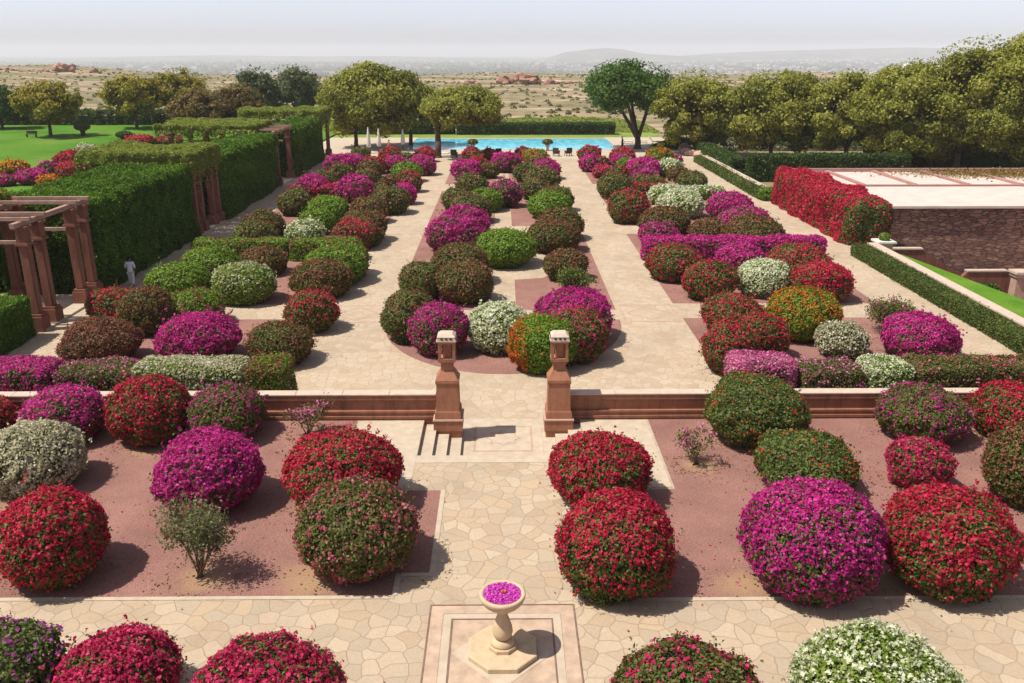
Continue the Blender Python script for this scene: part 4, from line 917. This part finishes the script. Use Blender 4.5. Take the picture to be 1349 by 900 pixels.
# ------------------------------------------------------------ right side: low hedges, kerb walls, stone building and sunken lawn
LG = 'low clipped hedges along the right outer path'
green_hedge('low_hedge', 22.55, 23.45, 30.0, 54.3, ZF, .72, 'leaf_dark2', '', 610) if False else None
leaf_mat('leaf_lowhedge', [(.055, .090, .018), (.095, .135, .028), (.150, .175, .045)])
green_hedge('low_hedge', 22.5, 23.5, 30.0, 54.3, ZF, .75, 'leaf_lowhedge', 'near low clipped hedge along the right outer path, before the planter', 610, LG, rnd=.12, lump=.03, lsz=.085)
green_hedge('low_hedge', 22.7, 24.0, 76.0, 103.5, ZF, .75, 'leaf_lowhedge', 'far low clipped hedge beyond the tall red hedge, right outer path', 611, LG, rnd=.12, lump=.03, lsz=.15)
for y0, y1, L in ((28, 54.4, 'low pink kerb wall between the near low hedge and the sunken lawn'), (75.2, 103, 'low pink kerb wall behind the far low hedge')):
    MBk = MB(); MBk.box(23.62, 24.12, y0, y1, -5.2, .12); MBk.box(23.56, 24.18, y0, y1, .121, .20, mi=0)
    setp(MBk.build('kerb_wall', 'stone_cap'), L, 'wall', 'low kerb walls on the right')
sheet('court_ground', 24.0, 62, 18, 57.4, -5.0, 'gravel')
lw = MB()
pts = [(24.2, 24), (31.7, 24), (30.0, 34), (28.2, 44.5), (27.6, 48), (26.4, 55.4), (24.2, 55.4)]
lw.poly(pts, -5.1, -.82); setp(lw.build('terrace_lawn', 'strip_grass'), kind='structure')
# building
bl = empty('stone_building', (24.6, 57.1, -5), 'low flat-roofed rubble stone building with pale roof on the right', 'building')
MB().box(0, 34, 0, 16.6, 0, 6.95).build('wall', 'rubble_stone', bl)
rf = MB().box(-.25, 34.3, -.3, 16.9, 6.96, 7.14, bev=.02).build('roof', 'stone_roof', bl)
mb = MB(); mb.box(-.2, 34.2, 8.3, 8.62, 7.145, 7.27)
for x in (3.0, 7.0, 11.1, 15.2, 19.4, 23.6): mb.box(x - .16, x + .16, 8.63, 16.6, 7.146, 7.30)
mb.box(15.0, 15.3, .1, 8.29, 7.146, 7.22); mb.build('roof_rib', 'stone_rib', bl)
MB().box(-.28, 34.3, 16.62, 16.92, 7.145, 7.42).build('parapet', 'stone_rib', bl)
rng = np.random.default_rng(9); n = 9000; P = np.stack([rng.normal(19, 4.2, n), 16.6 - np.abs(rng.normal(0, 1.8, n)), 7.16 + np.abs(rng.normal(0, .12, n))], 1); P = P[(P[:, 0] < 34) & (P[:, 1] > 1)]
dl = setp(link('fallen_leaves', quads_mesh('fallen_leaves', leafquads(P, np.tile([0, 0, 1.], (len(P), 1)), .2, .13, rng, .5), rng.uniform(size=len(P))), 'leaf_dry'), 'drift of dry yellow leaves fallen on the pale roof', 'leaves', kind='stuff')
dl.location = (24.6, 57.1, -5)
# stair wall in front of the building
sw = empty('stair_wall', (25.6, 56.25, -5), 'pinkish stair wall stepping down in front of the rubble building', 'wall')
def xz(pts, y0, y1):
    mb = MB(); a = [mb.bm.verts.new((x, y0, z)) for x, z in pts]; b = [mb.bm.verts.new((x, y1, z)) for x, z in pts]
    mb.bm.faces.new(a); mb.bm.faces.new(b[::-1])
    for i in range(len(pts)): j = (i + 1) % len(pts); mb.bm.faces.new((a[i], a[j], b[j], b[i]))
    return mb
xz([(.0, 0), (9.0, 0), (9.0, 2.75), (5.9, 2.75), (5.6, 2.4), (2.9, 4.15), (2.5, 4.3), (0, 4.3)], 0, .35).build('body', 'sandstone_post', sw)
MB().box(0, 2.6, -.06, .41, 4.302, 4.40).build('coping', 'stone_cap', sw); MB().box(5.85, 8.6, -.06, .41, 2.752, 2.86).build('coping', 'stone_cap', sw)
gp = empty('gate_pier', (34.3, 55.0, -5), 'pale pink sandstone pier at the right frame edge by the sunken lawn', 'pillar')
MB().box(-.45, .45, -.45, .45, 0, .5, bev=.02).box(-.36, .36, -.36, .36, .502, 2.75, bev=.02).build('shaft', 'stone_pink', gp)
MB().box(-.46, .46, -.46, .46, 2.752, 2.95, bev=.02).box(-.55, .55, -.55, .55, 2.952, 3.15, bev=.03).build('cap', 'stone_cap', gp)
def leafball(root, name, n, c, s, ls, leaf, seed):
    rng = np.random.default_rng(seed); d = unit(rng.normal(size=(n, 3))); P = d * np.array(s) * rng.uniform(.4, 1, (n, 1)) ** .5 + np.array(c); P = P[P[:, 2] > .02]
    return link(name, quads_mesh(name, leafquads(P, unit(P - np.array(c)), ls * 1.3, ls * .7, rng, .8), np.clip(rng.normal(.5, .2, len(P)), 0, 1)), leaf, root)
pl = empty('green_shrub', (32.2, 54.6, -4.2), 'dark green shrub below the stair wall beside the pier', 'shrub')
leafball(pl, 'foliage', 1500, (0, 0, .8), (.85, .8, .85), .15, 'leaf_dark', 4); MB().tube((0, 0, -.8), (0, 0, .6), .06, .04).build('stem', 'twig', pl)
pt = empty('planter_pedestal', (25.0, 55.2, -.82), 'square pink stone planter with a green plant at the hedge end', 'planter')
MB().box(-.6, .6, -.6, .6, 0, .22, bev=.02).box(-.45, .45, -.45, .45, .222, .85, bev=.02).build('pedestal', 'stone_pink', pt)
MB().box(-.62, .62, -.62, .62, .852, 1.0, bev=.03).build('cap', 'plaster_white', pt)
leafball(pt, 'plant', 500, (0, 0, 1.2), (.36, .36, .28), .12, 'leaf_lime', 8)
sh = empty('green_shrub', (23.3, 75.6, ZF), 'small green shrub at the far end of the tall red hedge', 'shrub'); leafball(sh, 'foliage', 700, (0, 0, .6), (.8, .7, .65), .16, 'leaf_fresh', 14)
MB().tube((0, 0, 0), (0, 0, .5), .05, .03).build('stem', 'twig', sh)

# ------------------------------------------------------------ tall dark hedges behind
green_hedge('boundary_hedge', 25.2, 41.5, 88.0, 90.0, -.8, 2.7, 'leaf_dark', 'dark clipped boundary hedge under the right-hand trees', 620, None, rnd=.3, lump=.1, lsz=.2)
green_hedge('boundary_hedge', 42, 68, 99.5, 101.5, -.8, 2.9, 'leaf_dark', 'dark hedge under the largest tree at the right frame edge', 626, None, rnd=.3, lump=.15, lsz=.2)
green_hedge('boundary_hedge', 24.3, 26.0, 92.0, 112, -.8, 1.9, 'leaf_dark', 'dark hedge running away beside the far kerb wall', 621, None, rnd=.3, lump=.12, lsz=.2)
green_hedge('pool_hedge', -7.2, 17.6, 137.6, 140.0, ZF, 1.75, 'leaf_dark', 'straight dark clipped hedge behind the swimming pool', 622, None, rnd=.2, lump=.06, lsz=.22)
green_hedge('pool_hedge', -26, -7.6, 138.5, 140.5, ZF, 1.9, 'leaf_dark', 'dark hedge behind the trees left of the pool', 623, None, rnd=.3, lump=.15, lsz=.22)
green_hedge('lawn_hedge', -130, -55, 157, 160, ZF, 2.3, 'leaf_dark', 'long dark hedge along the back of the lawn', 624, None, rnd=.4, lump=.35, lsz=.3)
def mound(name, x0, x1, y0, y1, z, h, leaf, label, seed, lsz):
    rng = np.random.default_rng(seed); n = int((x1 - x0) * (y1 - y0) * 2.4 / (lsz * lsz * .45)); X = rng.uniform(x0, x1, n); Y = rng.uniform(y0, y1, n)
    H = h * (np.sin(np.pi * (X - x0) / (x1 - x0)) ** .5) * (np.sin(np.pi * (Y - y0) / (y1 - y0)) ** .6) * (.75 + .3 * lownoise(np.stack([X, Y, 0 * X], 1), rng, .35, 5))
    P = np.stack([X, Y, z + np.maximum(H, 0) * rng.uniform(.75, 1.05, n)], 1)
    setp(link(name, quads_mesh(name, leafquads(P, np.tile([0, -.2, 1.], (n, 1)), lsz * 1.3, lsz * .7, rng, .8), np.clip(rng.normal(.5, .2, n), 0, 1)), leaf), label, 'ground cover', kind='stuff')
mound('ground_cover', 20, 75, 116, 121, -.9, 3.6, 'leaf_dark', 'dark undergrowth behind the trees of the right row', 33, .3)
mound('ground_cover', 34, 75, 98, 103, -.9, 1.6, 'leaf_dark', 'dark undergrowth between the right-hand trees', 34, .3)
mound('ground_cover', -4, 26, 142, 170, -.9, 1.5, 'leaf_vine', 'green creeper mounds growing behind the pool hedge', 31, .35)
mound('ground_cover', -32, -27.5, 62, 84, ZF, 1.6, 'leaf_hedge', 'green shrubs between the tall hedge and the lawn', 32, .2)

# ------------------------------------------------------------ trees
TG1, TG2 = 'trees along the right side', 'trees around the lawn and pool'
Z = ZF
tree('olive_tree', -69.5, 135.8, Z, -74.3, -63.9, 1.1, 7.7, 'leaf_yellow', 'round yellow-green tree standing alone on the lawn', 700, TG2, dens=.9)
tree('dark_tree', -84.7, 150, Z, -89, -80, 0, 6.6, 'leaf_dark', 'dark green tree at the left frame edge behind the lawn', 701, TG2)
tree('autumn_tree', -62.0, 150, Z, -67.3, -56.9, .8, 8.3, 'leaf_yellow', 'broad yellow tree behind the lawn, left of its taller neighbour', 702, TG2, dens=.7)
tree('autumn_tree', -56.5, 156, Z, -61.1, -51.2, 1.4, 9.2, 'leaf_yellow', 'taller yellow tree behind the lawn, right of the broad one', 703, TG2, dens=.7)
tree('brown_tree', -43.4, 128, Z, -48.0, -39.2, -.4, 6.9, 'leaf_warm', 'reddish brown leafy tree behind the tall hedge, left one', 704, TG2)
tree('brown_tree', -40.0, 134, Z, -44.2, -35.6, -.2, 7.4, 'leaf_warm', 'brownish green tree behind the third pergola', 705, TG2)
tree('feathery_tree', -45.5, 165, Z, -50.2, -41.2, -.2, 9.2, 'leaf_sage', 'feathery grey-green tree, left of the pair beyond the hedge', 706, TG2, dens=.75)
tree('feathery_tree', -39.1, 168, Z, -44.6, -33.8, .1, 9.5, 'leaf_sage', 'feathery grey-green tree, right of the pair beyond the hedge', 707, TG2, dens=.7)
tree('acacia_tree', -20.0, 119.5, Z, -24.8, -10.0, .4, 10.2, 'leaf_acacia', 'big spreading olive tree left of the pool behind the parasols', 708, TG2, trunk_r=.3, nclump=125, forks=4)
tree('acacia_tree', -12.9, 123, Z, -17.2, -7.8, 1.9, 7.8, 'leaf_acacia', 'lower olive tree between the big tree and the dark-trunked one', 709, TG2)
tree('acacia_tree', -8.0, 107.7, Z, -9.9, .2, 2.4, 8.1, 'leaf_acacia', 'olive tree with a straight dark trunk in front of the pool', 710, TG2, trunk_r=.42, dens=.9)
tree('neem_tree', 18.1, 117.5, Z, 10.6, 22.3, 2.9, 10.8, 'leaf_dark3', '', 711) if False else None
leaf_mat('leaf_neem', [(.040, .095, .014), (.070, .145, .022), (.11, .20, .036)], trans=.4)
tree('neem_tree', 18.1, 117.5, Z, 9.8, 22.9, 3.0, 10.9, 'leaf_neem', 'dark green tree with forked trunk at the right end of the pool', 711, TG2, forks=4, trunk_r=.5, nclump=34, clump=.27, low=-.6, fkz=1.3, dens=1.0)
tree('mesquite_tree', 24.6, 112, -.8, 18.9, 30.0, -.4, 9.7, 'leaf_acacia', 'leftmost olive tree of the right row, beside the dark green tree', 712, TG1)
tree('mesquite_tree', 33.2, 108, -.8, 26.4, 39.8, -.7, 9.6, 'leaf_acacia', 'second olive tree of the right row from the dark green tree', 713, TG1, nclump=100)
tree('mesquite_tree', 43.6, 125, -.8, 36.8, 50.0, -.8, 8.3, 'leaf_sage', 'greyer tree set back behind the right row', 714, TG1)
tree('mesquite_tree', 41.0, 104, -.8, 35.4, 46.4, -.5, 9.9, 'leaf_acacia', 'third olive tree of the right row, over the dark hedge', 715, TG1)
tree('mesquite_tree', 45.6, 97, -.8, 38.6, 52.0, -.9, 11.0, 'leaf_acacia', 'wide yellow-green tree drooping towards the building roof', 716, TG1, nclump=125)
tree('mesquite_tree', 49.8, 95, -.8, 44.4, 57.0, -.2, 13.4, 'leaf_acacia', 'tallest tree with dark trunk behind the building roof', 717, TG1, nclump=115, trunk_r=.4, dens=.85)
tree('mesquite_tree', 55.8, 92, -.8, 49.0, 63.0, -.4, 14.3, 'leaf_acacia', 'tall tree cut by the right frame edge', 718, TG1, nclump=100)
tree('mesquite_tree', 59.7, 120, -.8, 53.0, 66.5, .4, 9.6, 'leaf_acacia', 'distant olive tree behind the tallest trees at right', 719, TG1)
# topiaries and a bench on the lawn
tp = empty('topiary_shrub', (-65.1, 137, ZF), 'small clipped bowl-shaped shrub alone on the lawn', 'shrub'); leafball(tp, 'foliage', 1500, (0, 0, 1.35), (1.15, 1.15, .55), .24, 'leaf_olive', 41); MB().tube((0, 0, 0), (0, 0, 1.2), .3, .5).build('stem', 'twig', tp)
tp = empty('topiary_shrub', (-56.6, 132, ZF), 'small dark flat-topped shrub near the lawn edge', 'shrub'); leafball(tp, 'foliage', 1500, (0, 0, .6), (1.2, 1.2, .5), .24, 'leaf_dark', 42); MB().tube((0, 0, 0), (0, 0, .5), .2, .3).build('stem', 'twig', tp)
bn = empty('garden_bench', (-72.0, 135, ZF), 'small dark bench beside the lone tree on the lawn', 'bench')
MB().box(-.8, .8, -.25, .25, .40, .46).build('seat', 'dark_wood', bn); MB().box(-.8, .8, .2, .26, .5, .9).build('backrest', 'dark_wood', bn)
for sx in (-.7, .7): MB().box(sx - .04, sx + .04, -.2, .2, 0, .398).build('leg', 'dark_wood', bn)

# ------------------------------------------------------------ swimming pool and poolside
sheet('pool_deck', -26, 24, 106.2, 117.0, ZF + .006, 'stone_pale'); sheet('pool_deck', -26, -12.9, 117.0, 133.5, ZF + .006, 'stone_pale'); sheet('pool_deck', 15.4, 24, 117, 133.5, ZF + .006, 'stone_pale'); sheet('pool_deck', -12.9, 15.4, 131.6, 132.6, ZF + .006, 'stone_pale')
setp(sheet('water', -12.9, 15.4, 117.0, 131.6, ZF - .03, 'pool_water'), kind='structure')
strip([(-12.9, 116.85), (15.4, 116.85)], .3, ZF + .03, 'plaster_white', 'pool_edge')
sheet('pool_lawn', -26, 24, 132.6, 141.5, ZF + .002, 'pool_grass')
UG = 'closed parasols at the poolside'
for x, y, h, L in ((-17.2, 112.5, 3.3, 'tall closed cream parasol, leftmost at the poolside'), (-16.1, 114.0, 3.0, 'closed cream parasol just right of the tallest one'), (-13.2, 116.0, 2.8, 'closed cream parasol standing alone left of the pool')):
    p = empty('closed_parasol', (x, y, ZF), L, 'parasol', UG)
    MB().lathe([(.25, .008), (.25, .07), (.05, .09)], 12).build('base', 'dark_wood', p); MB().tube((0, 0, .08), (0, 0, h), .03, .025).build('pole', 'dark_wood', p)
    MB().lathe([(.22, .75), (.30, .9), (.26, 1.5), (.17, h * .75), (.06, h * .98), (.02, h)], 12).build('canopy', 'parasol_cloth', p)
def skin_body(name, pts, edges, radii, mat, parent, sub=1, root=0):
    me = bpy.data.meshes.new(name); me.from_pydata(pts, edges, []); o = bpy.data.objects.new(name, me); COL.objects.link(o)
    sk = o.modifiers.new('skin', 'SKIN'); 
    if not me.skin_vertices: me.attributes
    for i, v in enumerate(me.skin_vertices[0].data): v.radius = radii[i] if isinstance(radii[i], tuple) else (radii[i], radii[i]); v.use_root = (i == root)
    ss = o.modifiers.new('sub', 'SUBSURF'); ss.levels = sub; ss.render_levels = sub
    dg = bpy.context.evaluated_depsgraph_get(); dg.update(); m2 = bpy.data.meshes.new_from_object(o.evaluated_get(dg)); 
    bpy.data.objects.remove(o); m2.name = name
    for p in m2.polygons: p.use_smooth = True
    m2.materials.clear(); return link(name, m2, mat, parent)
def ensure_skin(me):
    pass
def person(x, y, z, rz, label, shirt, trousers, s=1.0):
    r = empty('person', (x, y, z), label, 'person', rz=rz); r.scale = (s, s, s)
    def mk(name, chain, rad, mat, edges=None, root=0, sub=2):
        bm = bmesh.new(); sl = bm.verts.layers.skin.verify(); vs = [bm.verts.new(p) for p in chain]
        for i, v in enumerate(vs): rr = rad[i]; v[sl].radius = rr if isinstance(rr, tuple) else (rr, rr); v[sl].use_root = (i == root)
        for a, b in (edges or [(i, i + 1) for i in range(len(chain) - 1)]): bm.edges.new((vs[a], vs[b]))
        me = bpy.data.meshes.new(name); bm.to_mesh(me); bm.free(); o = bpy.data.objects.new(name, me); COL.objects.link(o)
        o.modifiers.new('skin', 'SKIN'); q = o.modifiers.new('sub', 'SUBSURF'); q.levels = q.render_levels = sub
        bpy.context.view_layer.update(); dg = bpy.context.evaluated_depsgraph_get(); m2 = bpy.data.meshes.new_from_object(o.evaluated_get(dg))
        bpy.data.objects.remove(o); m2.name = name
        for p in m2.polygons: p.use_smooth = True
        m2.materials.clear(); return link(name, m2, mat, r)
    # facing +y, mid-stride: left foot forward
    body = [(0, 0, .93), (0, .01, 1.10), (0, .03, 1.28), (0, .05, 1.42), (0, .07, 1.50), (0, .10, 1.58), (0, .11, 1.67),
            (.16, .04, 1.40), (.24, -.05, 1.17), (.23, .02, .95), (.23, .05, .87), (-.16, .04, 1.40), (-.25, .09, 1.16), (-.22, .22, .97), (-.21, .25, .89),
            (.09, 0, .86), (.10, -.04, .50), (.10, -.20, .10), (.10, -.10, .035), (-.09, .01, .86), (-.10, .14, .49), (-.10, .17, .09), (-.10, .28, .035)]
    ed = [(0, 1), (1, 2), (2, 3), (3, 4), (4, 5), (5, 6), (3, 7), (7, 8), (8, 9), (9, 10), (3, 11), (11, 12), (12, 13), (13, 14), (0, 15), (15, 16), (16, 17), (17, 18), (0, 19), (19, 20), (20, 21), (21, 22)]
    rad = [(.14, .10), (.13, .095), (.155, .10), (.13, .08), .05, .085, .075, .06, .043, .034, .028, .06, .043, .034, .028, .082, .056, .036, .038, .082, .056, .036, .038]
    mk('body', body, rad, 'skin', ed)
    sh = [(0, 0, .80), (0, .0, .98), (0, .01, 1.12), (0, .03, 1.28), (0, .05, 1.43), (.17, .04, 1.40), (.255, -.045, 1.18), (.255, -.02, 1.06), (-.17, .04, 1.40), (-.265, .085, 1.17), (-.255, .15, 1.06)]
    mk('shirt', sh, [(.195, .15), (.17, .13), (.155, .12), (.175, .12), (.12, .09), .078, .066, .066, .078, .066, .066], shirt, [(0, 1), (1, 2), (2, 3), (3, 4), (4, 5), (5, 6), (6, 7), (4, 8), (8, 9), (9, 10)])
    tr = [(0, 0, .92), (.095, 0, .82), (.105, -.04, .50), (.105, -.19, .14), (-.095, .01, .82), (-.105, .14, .49), (-.105, .17, .13)]
    mk('trousers', tr, [(.165, .125), .115, .088, .075, .115, .088, .075], trousers, [(0, 1), (1, 2), (2, 3), (0, 4), (4, 5), (5, 6)])
    bm = bmesh.new(); bmesh.ops.create_icosphere(bm, subdivisions=3, radius=.107)
    for v in bm.verts: v.co = Vector((v.co.x * .93, v.co.y + .085, v.co.z * 1.0 + 1.665))
    bmesh.ops.delete(bm, geom=[v for v in bm.verts if v.co.z < 1.64 and v.co.y > .10], context='VERTS')
    me = bpy.data.meshes.new('hair'); bm.to_mesh(me); bm.free(); link('hair', me, 'hair', r)
    return r
person(-20.85, 46.9, ZF, R(12), 'person in white shirt and pale trousers walking beside the tall hedge', 'cloth_white', 'cloth_white', .98)
person(15.9, 116.2, ZF, R(80), 'person in dark clothes standing at the right end of the pool', 'cloth_dark', 'cloth_dark')
person(-14.6, 112.0, ZF, R(-40), 'person in red shirt standing by the closed parasols', 'terracotta', 'cloth_dark')
CG = 'dark wicker chairs between the beds and the pool'
def chair(x, y, rz, L):
    c = empty('wicker_chair', (x, y, ZF), L, 'chair', CG, rz)
    MB().box(-.36, .36, -.36, .36, .32, .46, bev=.03).build('seat', 'dark_wood', c); MB().box(-.38, .38, .28, .40, .461, 1.05, bev=.03).build('backrest', 'dark_wood', c)
    for sx in (-.33, .33):
        MB().box(sx - .06, sx + .06, -.34, .27, .462, .68, bev=.02).build('armrest', 'dark_wood', c)
        for sy in (-.3, .3): MB().box(sx - .035, sx + .035, sy - .035, sy + .035, 0, .318).build('leg', 'dark_wood', c)
for x, y, rz, L in ((-6.0, 107.6, 170, 'dark wicker chair right of the dark tree trunk'), (-.6, 108.8, 190, 'dark wicker chair behind the middle of the centre bed'), (6.7, 109.2, 160, 'left dark wicker chair of the pair at the path end'), (8.2, 109.4, 200, 'right dark wicker chair of the pair at the path end'), (11.9, 108.9, 180, 'dark wicker chair behind the red bushes near the right tree')): chair(x, y, R(rz), L)
tb = empty('low_table', (-7.0, 109.2, ZF), 'low white slab table beside the dark tree trunk', 'table'); MB().box(-1.2, 1.2, -.5, .5, .38, .46, bev=.01).build('table_top', 'plaster_white', tb)
for sx in (-1, 1): MB().box(sx * 1.0 - .08, sx * 1.0 + .08, -.4, .4, 0, .378).build('leg', 'stone_pink', tb)
for x, L in ((-3.95, 'potted bushy plant on the pool edge, left one'), (5.9, 'potted bushy plant on the pool edge, right one')):
    p = empty('potted_plant', (x, 115.4, ZF), L, 'plant', 'potted plants at the pool edge'); MB().lathe([(.16, .008), (.2, .1), (.14, .25), (.26, .6), (.32, .75), (.3, .78)], 14).build('pot', 'stone_pink', p)
    leafball(p, 'foliage', 260, (0, 0, 1.15), (.75, .6, .35), .22, 'leaf_olive', 50)
LGp = 'white poolside loungers'
for i, (x, y, L) in enumerate(((17.6, 124.5, 'white sun lounger nearest the pool corner'), (19.7, 125.2, 'white sun lounger behind the forked trunk'), (21.6, 124.2, 'white sun lounger farthest right of the pool'))):
    s = empty('sun_lounger', (x, y, ZF), L, 'lounger', LGp, R(78)); MB().box(-.33, .33, -.9, .4, .26, .42, bev=.03).build('seat', 'plaster_white', s)
    b = xz([(0, .42), (.1, .42), (.62, .95), (.5, 1.0)], -.33, .33).build('backrest', 'plaster_white', s); b.rotation_euler = (0, 0, R(90)); b.location = (0, .35, 0)
    for sx in (-.27, .27):
        for sy in (-.8, .3): MB().box(sx - .03, sx + .03, sy - .03, sy + .03, 0, .258).build('leg', 'plaster_white', s)
yt = empty('draped_table', (21.3, 117.6, ZF), 'table under a yellow cloth right of the forked tree', 'table'); MB().lathe([(.62, .008), (.6, .3), (.52, .74), (.5, .76)], 16).build('tablecloth', 'yellow_cloth', yt)
# rockery wall beside the far kerb
rk = empty('boulder_row', (24.6, 104.5, -.8), 'row of pinkish boulders beyond the end of the far kerb wall', 'rocks')
rng = np.random.default_rng(3)
def boulder(mb, x, y, z, s, rng, flat=.7):
    g = bmesh.ops.create_icosphere(mb.bm, subdivisions=2, radius=1)['verts']; d = rng.normal(size=3) * 1.3; e = rng.uniform(.6, 1.3, 3)
    for v in g:
        c = np.array(v.co[:]); f = s * (1 + .25 * math.sin(c @ d * 2) + rng.uniform(-.08, .08)); v.co = (x + c[0] * f * e[0], y + c[1] * f * e[1], z + c[2] * f * flat)
for i in range(16):
    mb = MB(); boulder(mb, -.3 + rng.normal() * .3 - i * .05, -1 + i * 1.2, .55, rng.uniform(.4, .75), rng); mb.build('boulder', 'stone_pink' if i % 2 else 'rock', rk)
for nm, cx_, cy_, w_, hh, L, sd_, k in (('rock_outcrop', 8, 350, 13, 4.0, 'reddish rock outcrop on the plateau skyline beyond the pool', 21, 26), ('rock_outcrop', -14, 362, 9, 1.6, 'low reddish rocks left of the main outcrop', 22, 14), ('rock_outcrop', -216, 448, 9, 4.4, 'dark rock knoll on the ridge at far left', 23, 12), ('rock_outcrop', -247, 448, 6, 1.5, 'small dark rocks on the ridge at the left frame edge', 24, 8)):
    rng = np.random.default_rng(sd_); ter = bpy.data.objects['terrain']; _, loc, _, _ = ter.ray_cast(Vector((cx_, cy_, 100)), Vector((0, 0, -1)))
    r = empty(nm, loc, L, 'rocks', 'rock outcrops on the plateau')
    for i in range(k):
        mb = MB(); d = rng.normal() * .5; boulder(mb, d * w_, rng.normal() * 3, max(.1, (1 - abs(d)) * hh * rng.uniform(.2, .8)), rng.uniform(1.0, 2.2) * hh / 3.2, rng); mb.build('boulder', 'rock', r)
# white tower and a few pale houses near enough to read
for i, (x, y, ww, hgt, L) in enumerate(((-1310, 4500, 22, 52, 'slim white tower on the plain behind the feathery trees'), (372, 4300, 52, 24, 'white block far behind the dark green tree'), (1530, 3400, 46, 30, 'pale domed building peeping over the right-hand trees'))):
    hb = empty('distant_building', (x, y, -90), L, 'building'); MB().box(-ww / 2, ww / 2, -8, 8, 0, hgt).build('wall', 'plaster_white', hb)
    mb = MB(); 
    if i == 2: mb.lathe([(19, hgt + .1), (20, hgt + 8), (15, hgt + 18), (6, hgt + 24), (.5, hgt + 28)], 20)
    else: mb.box(-ww / 2 - .6, ww / 2 + .6, -8.6, 8.6, hgt + .1, hgt + 1.4)
    mb.build('roof', 'plaster_white', hb)

# ------------------------------------------------------------ haze
hm = bpy.data.materials.new('haze'); hm.use_nodes = True; hn = hm.node_tree.nodes; hn.clear()
pv = hn.new('ShaderNodeVolumePrincipled'); pv.inputs['Color'].default_value = (.95, .965, 1.0, 1); pv.inputs['Density'].default_value = .00015; pv.inputs['Anisotropy'].default_value = 0
ho = hn.new('ShaderNodeOutputMaterial'); hm.node_tree.links.new(pv.outputs[0], ho.inputs['Volume'])
try: hm.cycles.homogeneous_volume = True
except Exception: pass
MAT['haze'] = hm
setp(MB().box(-16500, 16500, -60, 14900, -97, 70).build('haze', 'haze'), 'pale dusty haze lying over the plain', 'haze', kind='stuff')
